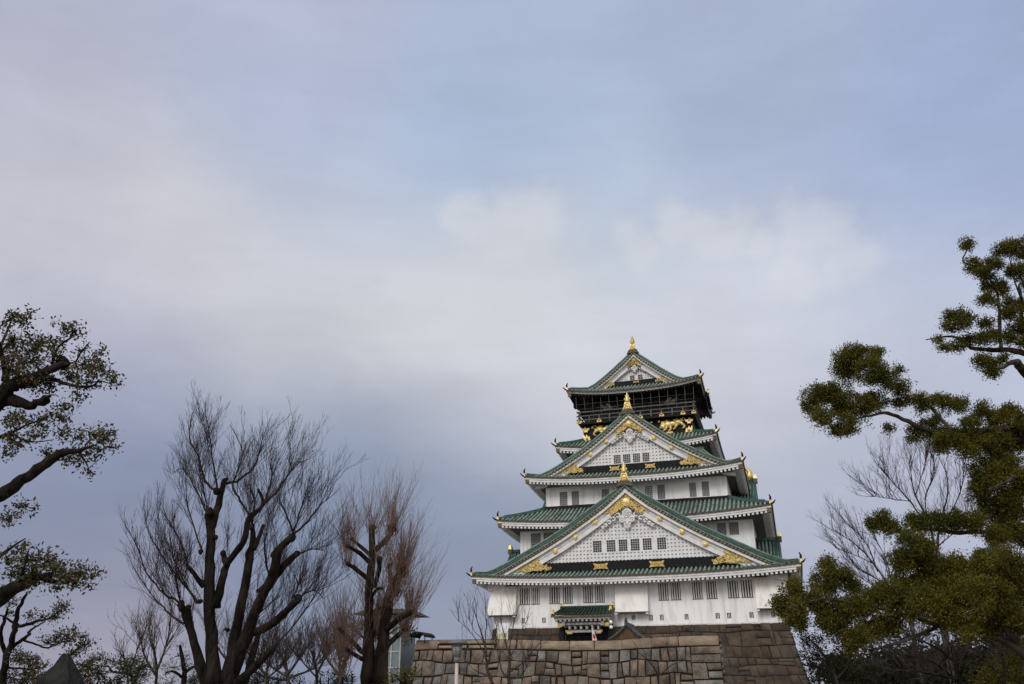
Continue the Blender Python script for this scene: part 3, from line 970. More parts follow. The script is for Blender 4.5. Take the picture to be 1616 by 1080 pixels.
# second roof
S2 = Skirt(16.53, 0.25, 11.45, 5.4, 20.52, 23.15, 0.72)
skirt_roof(S2, 14.15, 2.6)
mb = MB(); mb.box((-11.72, 5.12, 23.02), (11.72, 5.38, 23.5)); mb.box((11.52, 5.38, 23.02), (11.76, 30.6, 23.5)); mb.box((-11.76, 5.38, 23.02), (-11.52, 30.6, 23.5)); mb.build('black_flashing', M['dark'], castle)

# third roof with the second gable
P3 = [(13.4, 27.35), (12.3, 27.48), (11.0, 27.85), (9.6, 28.55), (8.0, 29.45), (6.2, 30.55), (4.4, 31.8), (2.2, 33.5), (0.0, 35.1)]
big_gable(P3, 4.8, 13.0, 28.3, 27.35, [(-2.3, -1.38), (-1.08, -0.12), (0.2, 1.12), (1.42, 2.32)], (28.46, 29.6), [(3.08, 31.33), (5.25, 29.82)],
          (2.5, 0.02, 0.9, 330), (6.2, 9.9), 12.7, 1, [(-2.85, -1.5, 27.5, 28.08), (1.7, 3.05, 27.5, 28.08)], thick=(0.40, 0.58, 0.80, 1.6))
S3 = Skirt(13.78, 3.2, 11.0, 5.25, 26.5, 27.45, 0.75)
S3.Iu = 11.9
skirt_roof(S3, 11.5, 5.4)
side_slopes(S3, 8.7, 30.3, 8.2)

# fourth roof
S4 = Skirt(10.8, 7.9, 7.5, 11.2, 31.65, 33.55, 0.72)
skirt_roof(S4, 8.75, 10.0)

# fifth storey: black lacquer with gilt mounts, and the look-out above it
mb = MB(); mb.box((-7.5, 11.2, 33.0), (7.5, 2 * VC - 11.2, 36.0)); mb.build('lacquered_wall', M['dark'], castle)
mb = MB(); mb.box((-6.7, 12.3, 36.05), (6.7, 2 * VC - 12.3, 40.4)); mb.build('lookout_wall', M['dark'], castle)
bal = MB(); bal.box((-8.0, 10.35, 35.75), (8.0, 2 * VC - 10.35, 36.04)); bal = bal.build('balcony', M['dark'], castle)
rl = MB()
vr = 10.5
for z, r in ((36.42, 0.075), (36.98, 0.07), (37.55, 0.085)):
    rl.box((-8.25, vr - r, z - r), (8.25, vr + r, z + r))
    for s in (1, -1):
        rl.box((s * 7.95 - r, vr - 0.25, z - r * 0.98), (s * 7.95 + r, 25.5, z + r * 0.98))
for k in range(12):
    x = -7.9 + 15.8 * k / 11
    rl.box((x - 0.09, vr - 0.09, 36.04), (x + 0.09, vr + 0.09, 37.62 if k % 11 == 0 else 37.0))
rl.build('railing', M['rail'], bal)
for k in range(12):
    x = -7.9 + 15.8 * k / 11
    if k % 2 == 0 or k == 11:
        q = MB(); q.plate([(x - 0.34, 35.86), (x + 0.34, 35.86), (x + 0.3, 36.14), (x + 0.12, 36.3), (x - 0.12, 36.3), (x - 0.3, 36.14)], 10.24, 10.33); q.ball((x, 10.3, 36.2), 0.2, 8, 6); q.build('rail_mount', M['gold2'], bal)
nt = MB()
for k in range(15):
    x = -8.0 + 16.0 * k / 14
    nt.tube([(x, 10.15, 36.1), (x * 1.02, 9.95, 39.7)], 0.011, 4)
for z in (37.9, 38.6):
    nt.tube([(-8.05, 10.1, z), (8.05, 10.1, z)], 0.008, 4)
nt.build('safety_net', M['wire'], bal)
for k in range(15):
    x = -7.2 + 14.4 * k / 14
    if k % 4 == 0 or True:
        q = MB(); q.box((x - 0.13, 10.95, 35.25), (x + 0.13, 11.195, 35.5)); q.build('beam_cap', M['gold2'], castle)
for x in (-7.1, -3.9, 3.9, 7.1):
    q = MB()
    q.plate([(x - 0.26, 34.78), (x + 0.26, 34.78), (x + 0.2, 35.0), (x + 0.5, 35.08), (x + 0.44, 35.2), (x + 0.58, 35.34), (x - 0.58, 35.34), (x - 0.44, 35.2), (x - 0.5, 35.08), (x - 0.2, 35.0)], 11.0, 11.19)
    q.ball((x, 11.0, 35.2), 0.14); q.build('bracket_mount', M['gold'], castle)
for x in (-5.5, 0, 5.5):
    q = MB(); q.plate([(x - 0.45, 34.95), (x + 0.45, 34.95), (x + 0.3, 35.16), (x - 0.3, 35.16)], 11.05, 11.19); q.ball((x, 11.03, 35.04), 0.13); q.build('cloud_mount', M['gold'], castle)
for s in (-1, 1):
    x = s * 7.0
    q = MB(); q.plate([(x - 0.52, 33.6), (x + 0.5, 33.6), (x + 0.46, 34.5), (x + 0.2, 34.1), (x + 0.02, 34.45), (x - 0.16, 34.05), (x - 0.34, 34.2)] if s > 0 else [(x - 0.5, 33.6), (x + 0.52, 33.6), (x + 0.34, 34.2), (x + 0.16, 34.05), (x - 0.02, 34.45), (x - 0.2, 34.1), (x - 0.46, 34.5)], 11.02, 11.19); q.ball((x, 11.02, 33.85), 0.2); q.build('corner_mount', M['gold'], castle)
q = MB(); q.plate([(3.9, 33.62), (4.9, 33.62), (4.82, 33.9), (3.98, 33.9)], 11.06, 11.19); q.build('sill_mount', M['gold2'], castle)


def tiger(u, z, s):
    """gilt relief of a prowling tiger; s = 1 heads left, -1 heads right"""
    q = MB()
    def e(a, b, r, sx=1.0, sz=1.0):
        q.ball((u + s * a, 11.14, z + b), r, 10, 8, (sx, 0.42, sz))
    def leg(pts, rad):
        q.tube([(u + s * a, 11.08, z + b) for a, b in pts], rad, 7)
    e(-0.75, 0.95, 0.48, 1.3, 1.0); e(-0.1, 1.02, 0.42, 1.5, 0.95); e(0.65, 1.18, 0.46, 1.3, 1.0)
    e(-1.45, 0.72, 0.42, 1.0, 0.95); e(-1.72, 0.55, 0.24, 1.0, 0.8); e(-1.3, 1.1, 0.13); e(-1.62, 1.08, 0.12)
    leg([(-0.95, 0.75), (-1.0, 0.4), (-1.3, 0.12), (-1.5, 0.08)], [0.24, 0.19, 0.15, 0.13])
    leg([(-0.5, 0.7), (-0.35, 0.35), (-0.55, 0.08), (-0.78, 0.05)], [0.24, 0.18, 0.14, 0.13])
    leg([(0.5, 0.95), (0.25, 0.5), (0.1, 0.25), (-0.12, 0.2)], [0.28, 0.2, 0.14, 0.12])
    leg([(0.85, 1.1), (1.25, 0.75), (1.5, 0.5), (1.3, 0.28), (1.12, 0.26)], [0.32, 0.22, 0.16, 0.13, 0.12])
    leg([(0.95, 1.4), (1.3, 1.7), (1.55, 1.62), (1.58, 1.36), (1.3, 1.28)], [0.1, 0.09, 0.085, 0.08, 0.06])
    leg([(0.95, 1.4), (0.4, 1.62), (0.05, 1.5)], [0.08, 0.07, 0.04])
    q.build('tiger_relief', M['gold'], castle)


tiger(5.0, 33.95, 1); tiger(-4.55, 33.95, -1)
for u, s in ((4.4, 1), (-3.9, -1)):
    # flying crane in relief on the look-out wall, behind the railing
    q = MB(); zc_ = 38.25
    q.ball((u, 12.24, zc_), 0.3, 10, 6, (1.7, 0.35, 0.9))
    q.tube([(u - s * 0.4, 12.2, zc_ + 0.05), (u - s * 0.8, 12.18, zc_ + 0.22), (u - s * 1.1, 12.18, zc_ + 0.16)], [0.13, 0.08, 0.05], 6)
    q.ball((u - s * 1.15, 12.2, zc_ + 0.16), 0.1)
    for d, up in ((-0.2, 0.75), (0.55, 0.62)):
        q.plate([(u + s * d - s * 0.35, zc_ + 0.1), (u + s * d + s * 0.3, zc_ + 0.1), (u + s * (d + 0.75), zc_ + up), (u + s * (d + 0.45), zc_ + up + 0.12), (u + s * (d + 0.15), zc_ + up * 0.9)][::(1 if s > 0 else -1)], 12.17, 12.295)
    q.plate([(u + s * 0.4, zc_ - 0.1), (u + s * 1.3, zc_ - 0.3), (u + s * 1.35, zc_ - 0.1), (u + s * 0.45, zc_ + 0.12)][::(1 if s > 0 else -1)], 12.2, 12.295)
    q.build('crane_relief', M['relief'], castle)

# crowning roof
P5 = [(8.6, 41.35), (7.2, 41.45), (6.0, 41.85), (5.0, 42.5), (3.9, 43.3), (2.6, 44.35), (1.2, 45.5), (0.0, 46.4)]
big_gable(P5, 12.3, 23.7, 42.2, 41.3, [(-0.78, -0.1), (0.36, 1.04)], (42.32, 43.02), [], (1.45, 0.02, 0.55, 130), (2.9, 5.3), 6.9, 1, [(-0.3, 0.55, 41.75, 42.05)],
          grid=0.33, thick=(0.42, 0.62, 0.80, 1.45), black_u=5.2, fin_scale=0.85)
S5 = Skirt(9.35, 9.5, 6.2, 12.6, 39.95, 41.5, 0.78, bumpside=0.95)
skirt_roof(S5, 6.7, 12.3, black=True, fascia=0.36)
# curved hoods over the long sides of the crowning roof
for s in (1, -1):
    hd = MB(); rows = []
    for i in range(21):
        a = -3.4 + 6.8 * i / 20
        z = 40.1 + 1.0 * math.exp(-(a / 1.7) ** 2) + 0.12 * (a / 3.4) ** 2
        rows.append([(s * 9.62, VC + a, z), (s * 9.62, VC + a, z - 0.5), (s * 8.6, VC + a, z - 0.5), (s * 8.6, VC + a, z)])
    hd.sweep(rows); h = hd.build('curved_hood', M['dark'], castle)
    hd = MB(); hd.frustum((s * 9.55, VC, 41.05), 0.14, 0.3, (s * 9.55, VC, 41.5), 0.1, 0.16); hd.ball((s * 9.55, VC, 41.6), 0.18); hd.build('hood_crest', M['gold2'], h)

# small gables on the long sides of the lower roofs
def side_gable(s, v, u_front, u_back, zb, zt, w, fish):
    mb = MB(); tl = MB()
    n = 8
    for k in range(2):
        d = 1 if k else -1
        rows = []
        for i in range(n + 1):
            f = i / n
            y = v + d * w * f; z = zt - (zt - zb) * (f * (1.25 - 0.25 * f))
            rows.append([(s * u_front, y, z), (s * u_back, y, z)])
        mb.sweep(rows, closed=False, smooth=True)
        m = max(2, int((u_front - u_back) / 0.42))
        for j in range(m):
            u = u_front - 0.3 - 0.42 * j
            barrel(tl, [Vector((s * u, v + d * w * (i / 4), zt - (zt - zb) * ((i / 4) * (1.25 - 0.25 * i / 4)))) for i in range(5)], Vector((1, 0, 0)))
    g = mb.build('side_gable', M['pan'], castle)
    tl.build('tiles', M['tile'], g)
    fr = MB()
    out = [(v, zt - 0.35), (v + w * 0.9, zb), (v - w * 0.9, zb)]
    fr.add([(s * (u_front - 0.5), a, b) for a, b in out] + [(s * (u_front - 0.8), a, b) for a, b in out], [(0, 1, 2), (5, 4, 3), (0, 3, 4, 1), (1, 4, 5, 2), (2, 5, 3, 0)])
    fr.build('gable_wall', M['trim'], g)
    vr_ = MB()
    for d in (-1, 1):
        pts = [(s * (u_front - 0.15), v + d * w * (i / 6), zt + 0.12 - (zt - zb) * ((i / 6) * (1.25 - 0.25 * i / 6))) for i in range(7)]
        vr_.tube(pts, 0.2, 8)
        vr_.tube([(p[0] - s * 0.45, p[1], p[2]) for p in pts], 0.16, 8)
    vr_.tube([(s * u_front, v, zt + 0.2), (s * u_back, v, zt + 0.2)], 0.3, 8)
    vr_.build('verge_ridge', M['ridge'], g)
    k = MB(); k.box((s * u_front - 0.25, v - 0.4, zt - 0.1), (s * u_front + 0.25, v + 0.4, zt + 0.5)); k.build('ridge_end_block', M['tile_end'], g)
    q = MB()
    q.frustum((s * u_front, v, zt + 0.5), 0.24, 0.4, (s * u_front, v, zt + 1.05), 0.14, 0.22)
    o = q.build('ridge_ornament', M['gold'], g)
    if fish:
        q = MB(); u0 = s * (u_front - 0.75)
        q.tube([(u0 + s * 0.1, v, zt + 0.35), (u0 - s * 0.02, v, zt + 0.95), (u0 + s * 0.12, v, zt + 1.5), (u0 - s * 0.2, v, zt + 1.95), (u0 - s * 0.65, v, zt + 2.1)], [0.42, 0.44, 0.34, 0.2, 0.08], 8)
        for i in range(4):
            q.add([(u0 - s * 0.3, v, zt + 0.6 + 0.35 * i), (u0 - s * 0.62, v, zt + 0.9 + 0.3 * i), (u0 - s * 0.2, v, zt + 1.0 + 0.3 * i)], [(0, 1, 2)])
        q.add([(u0 - s * 0.3, v - 0.1, zt + 1.9), (u0 - s * 0.9, v - 0.3, zt + 2.35), (u0 - s * 0.75, v + 0.3, zt + 1.95)], [(0, 1, 2)])
        q.build('ridge_fish', M['gold'], o)


for s in (1, -1):
    side_gable(s, 7.2, 16.9, 13.8, 15.2, 18.1, 3.4, False)
    side_gable(s, 17.5, 14.7, 11.3, 23.4, 27.6, 4.8, True)

# entrance porch let into the stone base
pc = MB()
R = lambda u, v, z: Vector((u, v, z))
x0, x1 = -8.35, -2.0
pe = [(-9.0, -2.7, 9.35), (-1.75, -2.7, 9.35)]
por = MB()
rows = []
for i in range(7):
    f = i / 6
    z = 9.45 + 0.95 * f * (0.8 + 0.2 * f); v = -2.75 + 2.3 * f
    rows.append([(lerp(-9.0, -8.25, f), v, z + 0.12 * (1 - f)), (lerp(-8.2, -7.8, f), v, z), (lerp(-2.6, -2.75, f), v, z), (lerp(-1.75, -2.25, f), v, z + 0.12 * (1 - f))])
por.sweep(rows, closed=False, smooth=True)
porch = por.build('entrance_porch', M['canopy_tile'], castle)
pt = MB()
for k in range(17):
    f = (k + 0.5) / 17
    barrel(pt, [Vector((lerp(lerp(-9.0, -1.75, f), lerp(-8.25, -2.25, f), i / 5), -2.8 + 2.35 * i / 5, 9.47 + 0.95 * (i / 5) * (0.8 + 0.2 * i / 5))) for i in range(6)], Vector((1, 0, 0)), 0.12)
pt.build('tiles', M['canopy_tile'], porch)
pt = MB(); pt.box((-8.4, -0.55, 10.3), (-2.1, -0.1, 10.62)); pt.build('ridge', M['canopy_tile'], porch)
pt = MB()
for x, v, z in ((-8.35, -0.35, 10.62), (-2.15, -0.35, 10.62), (-8.75, -2.45, 9.75), (-2.3, -1.2, 10.25)):
    pt.frustum((x, v, z - 0.3), 0.2, 0.2, (x, v, z + 0.18), 0.12, 0.12); pt.ball((x, v, z + 0.22), 0.14)
pt.build('corner_ornament', M['gold2'], porch)
pt = MB(); pt.box((-8.95, -2.78, 9.22), (-1.8, -2.5, 9.42)); pt.build('tile_ends', M['tile_end'], porch)
pt = MB(); pt.box((-8.6, -2.62, 9.0), (-2.1, -2.4, 9.215)); pt.box((-8.3, -2.2, 8.42), (-2.3, -1.9, 8.66))
for k in range(13):
    x = -8.35 + 6.05 * k / 12
    pt.box((x - 0.13, -2.6, 8.76), (x + 0.13, -0.4, 8.996))
for k in range(2):
    x = (-7.6, -3.1)[k]; pt.box((x - 0.2, -2.45, 8.3), (x + 0.2, -1.0, 8.75))
for k in range(6):
    x = -6.9 + 3.3 * k / 5
    pt.box((x - 0.11, -2.3, 7.92), (x + 0.11, -1.4, 8.26))
pt.box((-7.4, -2.15, 7.6), (-3.2, -1.8, 7.86))
pt.build('porch_beams', M['porch_trim'], porch)
pt = MB(); pt.box((-7.7, -0.6, 4.3), (-2.7, -0.2, 8.3)); 
for k in range(9):
    x = -7.4 + 4.4 * k / 8
    pt.box((x - 0.06, -0.68, 4.3), (x + 0.06, -0.604, 7.6))
pt.build('gate_door', M['dark'], porch)
pt = MB(); pt.box((-8.2, -1.7, 4.3), (-7.75, -1.2, 8.3)); pt.box((-2.6, -1.7, 4.3), (-2.2, -1.2, 8.3)); pt.build('porch_post', M['dark'], porch)
pt = MB()
for x in (-8.0, -2.6):
    pt.box((x - 0.25, -2.32, 8.2), (x + 0.25, -2.205, 8.62))
for x in (-6.9, -3.6):
    pt.box((x - 0.3, -2.26, 7.45), (x + 0.3, -2.155, 7.72))
pt.build('gold_mounts', M['gold2'], porch)

# ------------------------------------------------------------------ stone walls
M['stone_warm'] = mat('warm_granite', (0.45, 0.43, 0.41), (1.18, 1.14, 1.08), rough=0.9, scale=1.7, detail=10, contrast=(0.34, 0.64), bump=0.9, bscale=9,
                      island=[(0.111, 0.083, 0.063), (0.201, 0.163, 0.131), (0.173, 0.172, 0.173), (0.169, 0.126, 0.095), (0.101, 0.089, 0.078), (0.249, 0.215, 0.181), (0.087, 0.079, 0.074), (0.209, 0.205, 0.201), (0.145, 0.111, 0.085), (0.223, 0.174, 0.133), (0.071, 0.065, 0.060)])
M['stone_cap'] = mat('tan_granite', (0.5, 0.46, 0.41), (1.1, 1.06, 1.0), rough=0.9, scale=1.3, detail=8, contrast=(0.3, 0.7), bump=0.4, bscale=4, stretch=(1, 1, 2.2),
                     island=[(0.263, 0.200, 0.151), (0.305, 0.247, 0.193), (0.237, 0.179, 0.133), (0.332, 0.278, 0.225), (0.216, 0.158, 0.114)])
M['stone_dark'] = mat('dark_granite', (0.4, 0.38, 0.37), (1.15, 1.1, 1.05), rough=0.9, scale=0.9, detail=8, contrast=(0.3, 0.66), bump=0.5, bscale=3,
                      island=[(0.066, 0.05, 0.038), (0.085, 0.064, 0.047), (0.056, 0.048, 0.042), (0.098, 0.074, 0.054), (0.05, 0.041, 0.033), (0.08, 0.068, 0.057), (0.07, 0.052, 0.038), (0.115, 0.09, 0.066)])
M['joint'] = mat('dark_joint', (0.012, 0.010, 0.009), (0.03, 0.025, 0.02), rough=1.0)


def masonry(mb, u0, u1, edge, rows, wmin, wmax, rg, front, gap=0.03, bulge=0.10, lean=0.25):
    """irregular courses of blocks on a face; edge(row) lists course heights; front(u, z, out) places a point"""
    def wav(i, u):
        return 0 if i == 0 or i == len(rows) - 1 else 0.09 * math.sin(u * 0.9 + i * 2.1) + 0.06 * math.sin(u * 2.3 + i * 4.7)
    for i in range(len(rows) - 1):
        lo, hi = rows[i], rows[i + 1]
        h = hi - lo
        u = u0 - 0.0
        cuts = [(u0, u0)]
        while True:
            w = rg.uniform(wmin, wmax) * (1.0 if rg.random() < 0.8 else 0.55)
            u += w
            if u > u1 - wmin * 0.6: break
            d = rg.uniform(-lean, lean) * 0.5 * h
            cuts.append((u - d, u + d))
        cuts.append((u1, u1))
        for k in range(len(cuts) - 1):
            a0, a1 = cuts[k]; b0, b1 = cuts[k + 1]
            split = rg.random() < 0.16 and h > 0.6
            cells = [(0.0, 1.0)] if not split else [(0.0, 0.52), (0.52, 1.0)]
            for f0, f1 in cells:
                j = lambda: rg.uniform(-0.035, 0.035)
                q = []
                for (ua, ub, f) in ((a0, a1, f0), (b0, b1, f0), (b0, b1, f1), (a0, a1, f1)):
                    uu = lerp(ua, ub, f); zz = lerp(lo + wav(i, uu), hi + wav(i + 1, uu), f)
                    q.append([uu, zz])
                g = gap * rg.choice((0.5, 0.8, 1.0, 1.3, 2.2))
                q[0][0] += g + j(); q[0][1] += g + abs(j()) * .5; q[1][0] -= g + j(); q[1][1] += g + abs(j()) * .5
                q[2][0] -= g + j(); q[2][1] -= g + abs(j()) * .5; q[3][0] += g + j(); q[3][1] -= g + abs(j()) * .5
                N_ = 5
                out = rg.uniform(0.6, 1.25) * bulge
                ph = [rg.uniform(0, 6) for _ in range(4)]
                vs = []
                for r in range(N_):
                    for c in range(N_):
                        x, y = c / (N_ - 1), r / (N_ - 1)
                        uu = lerp(lerp(q[0][0], q[1][0], x), lerp(q[3][0], q[2][0], x), y); zz = lerp(lerp(q[0][1], q[1][1], x), lerp(q[3][1], q[2][1], x), y)
                        ed = min(x, 1 - x, y, 1 - y)
                        o = 0.0 if ed < 0.01 else out + 0.025 * math.sin(3 * x + ph[0]) + 0.025 * math.sin(4 * y + ph[1])
                        # pull the second ring close to the rim, so that faces are flat with rounded arrises
                        if c == 1: uu = lerp(lerp(q[0][0], q[3][0], y), uu, 0.3)
                        if c == N_ - 2: uu = lerp(lerp(q[1][0], q[2][0], y), uu, 0.3)
                        if r == 1: zz = lerp(lerp(q[0][1], q[1][1], x), zz, 0.35)
                        if r == N_ - 2: zz = lerp(lerp(q[3][1], q[2][1], x), zz, 0.35)
                        vs.append(front(uu, zz, o))
                mb.add(vs, [(r * N_ + c, r * N_ + c + 1, (r + 1) * N_ + c + 1, (r + 1) * N_ + c) for r in range(N_ - 1) for c in range(N_ - 1)], True)


def courses(z0, z1, hmin, hmax, rg):
    r = [z0]
    while r[-1] < z1 - hmax * 0.9:
        r.append(r[-1] + rg.uniform(hmin, hmax))
    if z1 - r[-1] < hmin * 0.7: r[-1] = z1
    else: r.append(z1)
    return r


rg = random.Random(21)
# stone base of the keep, leaning back
base_e = tag(empty('castle_stone_base', KEEP, YAW), 'dark grey stone base with sloping sides under the white keep', 'stone base')
def batter(z):
    d = 8.4 - z
    return d * 0.17 + d * d * 0.012
core = MB()
zs = [0, 2, 4, 6, 8.25]
rowsb = []
for z in zs:
    b = batter(z) - 0.06
    rowsb.append([(-16.7 - b, -b, z), (16.7 + b, -b, z), (16.7 + b, 36 + b, z), (-16.7 - b, 36 + b, z)])
core.sweep(rowsb)
core.build('core', M['joint'], base_e)
sb = MB()
rows_b = courses(0.0, 7.5, 0.65, 1.35, rg) + [8.38]
def keep_front(side):
    def f(u, z, o):
        b = batter(z)
        k = (16.7 + b) / 16.7
        if side == 'f': return (u * k, -b - o, z)
        if side == 'r': return (16.7 + b + o, 18 + (u) * (18 + b) / 18, z)
        return (-16.7 - b - o, 18 - (u) * (18 + b) / 18, z)
    return f
masonry(sb, -16.7, 16.7, None, rows_b, 0.75, 1.7, rg, keep_front('f'), gap=0.022, bulge=0.06, lean=0.2)
masonry(sb, -18, 18, None, rows_b, 1.2, 2.6, rg, keep_front('r'), gap=0.025, bulge=0.09)
masonry(sb, -18, 18, None, rows_b, 1.2, 2.6, rg, keep_front('l'), gap=0.025, bulge=0.09)
sb.build('blocks', M['stone_dark'], base_e)

# nearer retaining wall
WD = 55.0
wp = spot(900, 1011, WD)
wall_e = tag(empty('stone_retaining_wall', (wp.x, wp.y, 0), YAW), 'brown retaining wall of fitted stones with long pale capstones in front of the castle', 'stone wall')
WT = wp.z
def cap_z(u):
    # the coping dips a little in the middle
    return WT + 0.20 - 0.2 * math.exp(-((u - 1.2) / 4.2) ** 2) + (0.0 if u < 4 else 0.02)
def wall_pt(u, z, o):
    d = WT - z
    k = 1 + 0.012 * max(d, 0) * (1 if u < 0 else 0.35)
    return (u * k, -0.09 * d - 0.01 * d * d - o, z + (cap_z(u) - WT) * max(0, min(1, z / WT)))
WU0, WU1 = -10.35, 9.0
cw = MB()
rows_c = []
for z in (0, 1.5, 3.0, WT - 0.05):
    p = wall_pt(WU0 + 0.06, z, -0.06); q = wall_pt(WU1 - 0.06, z, -0.06)
    rows_c.append([(p[0], p[1], z), (q[0], q[1], z), (q[0], 1.3, z), (p[0], 1.3, z)])
cw.sweep(rows_c)
cw.build('core', M['joint'], wall_e)
wb = MB()
rows_w = [0.0, 0.5, 1.05] + [WT - 0.62 - k for k in (2.22, 1.5, 0.72, 0.0)]
rows_w = [r for i, r in enumerate(rows_w) if i == 0 or r > rows_w[i - 1] + 0.2]
masonry(wb, WU0, WU1 - 1.7, None, rows_w, 0.42, 0.86, rg, wall_pt, gap=0.026, bulge=0.06, lean=0.16)
# bigger blocks on the corner
zz = WT - 0.62; flip = 0
crn = [WT - 0.62, WT - 1.5, WT - 2.35, WT - 3.2, WT - 4.0, 0.0] if WT > 4.2 else [WT - 0.62, WT - 1.4, 0]
crn = sorted([c for c in crn if c >= 0])
for i in range(len(crn) - 1):
    masonry(wb, WU1 - 1.7, WU1, None, [crn[i], crn[i + 1]], 0.8 if i % 2 else 1.6, 1.0 if i % 2 else 1.7, rg, wall_pt, gap=0.022, bulge=0.05, lean=0.1)
def wall_side(sgn):
    def f(u, z, o):
        p = wall_pt(WU1 if sgn > 0 else WU0, z, 0)
        return (p[0] + sgn * o, p[1] + (u if sgn > 0 else (1.3 - u)) , z)
    return f
masonry(wb, 0.0, 1.3, None, rows_w + [WT], 0.8, 1.6, rg, wall_side(1), gap=0.03, bulge=0.1)
masonry(wb, 0.0, 1.3, None, rows_w + [WT], 0.8, 1.6, rg, wall_side(-1), gap=0.03, bulge=0.1)
wb.build('blocks', M['stone_warm'], wall_e)
cb = MB()
masonry(cb, WU0, WU1, None, [WT - 0.62, WT], 1.3, 2.1, rg, wall_pt, gap=0.032, bulge=0.07, lean=0.03)
for i in range(24):
    ua, ub = lerp(WU0, WU1, i / 24), lerp(WU0, WU1, (i + 1) / 24)
    cb.quad((ua, -0.06, cap_z(ua) - 0.03), (ub, -0.06, cap_z(ub) - 0.03), (ub, 1.1, cap_z(ub) - 0.03), (ua, 1.1, cap_z(ua) - 0.03))
cb.build('capstones', M['stone_cap'], wall_e)

# ground and the raised court behind the wall
M['earth'] = mat('packed_earth', (0.16, 0.13, 0.10), (0.26, 0.22, 0.17), rough=0.95, scale=0.4, bump=0.3, bscale=6)
M['paving'] = mat('gravel_paving', (0.22, 0.20, 0.17), (0.32, 0.29, 0.25), rough=0.95, scale=0.6, bump=0.3, bscale=8)
M['grass'] = mat('winter_turf', (0.05, 0.07, 0.02), (0.13, 0.12, 0.05), rough=0.95, scale=0.5, bump=0.4, bscale=9)
gm = MB()
N_ = 40
def gh(x, y):
    r = math.hypot(x, y)
    return -0.004 * max(0, r - 150) + (0.25 * math.sin(x * 0.05) * math.sin(y * 0.043) if r > 30 else 0)
rad = [0, 4, 8, 14, 20, 28, 36, 48, 64, 90, 130, 200, 320, 520, 900, 1600, 3000]
vs = [(0, 0, 0)] + [(r * math.cos(2 * PI * k / 64), r * math.sin(2 * PI * k / 64), gh(r * math.cos(2 * PI * k / 64), r * math.sin(2 * PI * k / 64))) for r in rad[1:] for k in range(64)]
fs = [(0, 1 + k, 1 + (k + 1) % 64) for k in range(64)] + [(1 + i * 64 + k, 1 + (i + 1) * 64 + k, 1 + (i + 1) * 64 + (k + 1) % 64, 1 + i * 64 + (k + 1) % 64) for i in range(len(rad) - 2) for k in range(64)]
gm.add(vs, fs, True)
tag(gm.build('ground', M['earth']), kind='structure')
pm = MB()
pm.sweep([[(-26, -1.2, 0.006), (24, -1.2, 0.006)], [(-26, -26, 0.006), (24, -30, 0.006)]], closed=False)
pv = tag(pm.build('path', M['paving']), kind='structure'); pv.location = (wp.x, wp.y, 0); pv.rotation_euler = (0, 0, YAW)
tm = MB()
tm.box((WU0 + 0.3, 1.32, -0.5), (WU1 - 4.3, 44, WT - 0.06))
tc_ = tag(tm.build('courtyard', M['paving']), kind='structure'); tc_.location = (wp.x, wp.y, 0); tc_.rotation_euler = (0, 0, YAW)

# ------------------------------------------------------------------ small things round the wall
RX = Matrix.Rotation(YAW, 3, 'Z')
def keep_pt(u, v, z):
    return KEEP + RX @ Vector((u, v, 0)) + Vector((0, 0, z))

# roofed well on the court
M['grey_tile'] = mat('grey_tile', (0.03, 0.031, 0.036), (0.075, 0.077, 0.085), rough=0.5, scale=4)
M['wood'] = mat('old_timber', (0.05, 0.028, 0.014), (0.12, 0.065, 0.03), rough=0.8, scale=4, stretch=(1, 1, 0.2))
p = spot(994, 1000, 82)
well = tag(empty('well_house', (p.x, p.y, WT - 0.06), YAW), 'small well shelter with dark grey tiled gable roof peeping over the wall', 'shelter')
zt_ = spot(993, 984, 82).z - (WT - 0.06) ; zl = spot(993, 1011, 82).z - (WT - 0.06)
rf, rt = MB(), MB()
hw = 1.75
def wcurve(f): return zt_ - 0.25 - (zt_ - 0.25 - zl + 0.05) * (f * (1.35 - 0.35 * f))
for s in (1, -1):
    rf.sweep([[(s * hw * i / 8, -1.6, wcurve(i / 8)), (s * hw * i / 8, -1.6, wcurve(i / 8) - 0.14), (s * hw * i / 8, 1.6, wcurve(i / 8) - 0.14), (s * hw * i / 8, 1.6, wcurve(i / 8))] for i in range(9)])
    for k in range(9):
        barrel(rt, [Vector((s * hw * i / 6, -1.45 + 0.36 * k, wcurve(i / 6) + 0.01)) for i in range(7)], Vector((0, 1, 0)), 0.08)
    rt.tube([(s * hw * i / 8, -1.6, wcurve(i / 8) + 0.05) for i in range(9)], 0.11, 6)
r_ = rf.build('roof', M['grey_tile'], well); rt.build('tiles', M['grey_tile'], r_)
q = MB(); q.box((-0.16, -1.75, zt_ - 0.3), (0.16, 1.75, zt_ - 0.02)); q.tube([(0, -1.72, zt_), (0, -1.75, zt_ + 0.22), (0, -1.7, zt_ + 0.4)], [0.17, 0.13, 0.04], 6); q.build('ridge', M['grey_tile'], r_)
q = MB()
q.add([(0, -1.45, wcurve(0) - 0.2), (hw * 0.8, -1.45, wcurve(0.8) - 0.2), (-hw * 0.8, -1.45, wcurve(0.8) - 0.2)], [(0, 2, 1)])
q.box((-1.5, -1.5, wcurve(0.85) - 0.32), (1.5, -1.3, wcurve(0.85) - 0.14)); q.build('gable_board', M['wood'], well)
for sx in (-1, 1):
    for sy in (-1, 1):
        q = MB(); q.box((sx * 1.2 - 0.1, sy * 1.1 - 0.1, 0), (sx * 1.2 + 0.1, sy * 1.1 + 0.1, wcurve(0.7) - 0.1)); q.build('post', M['wood'], well)

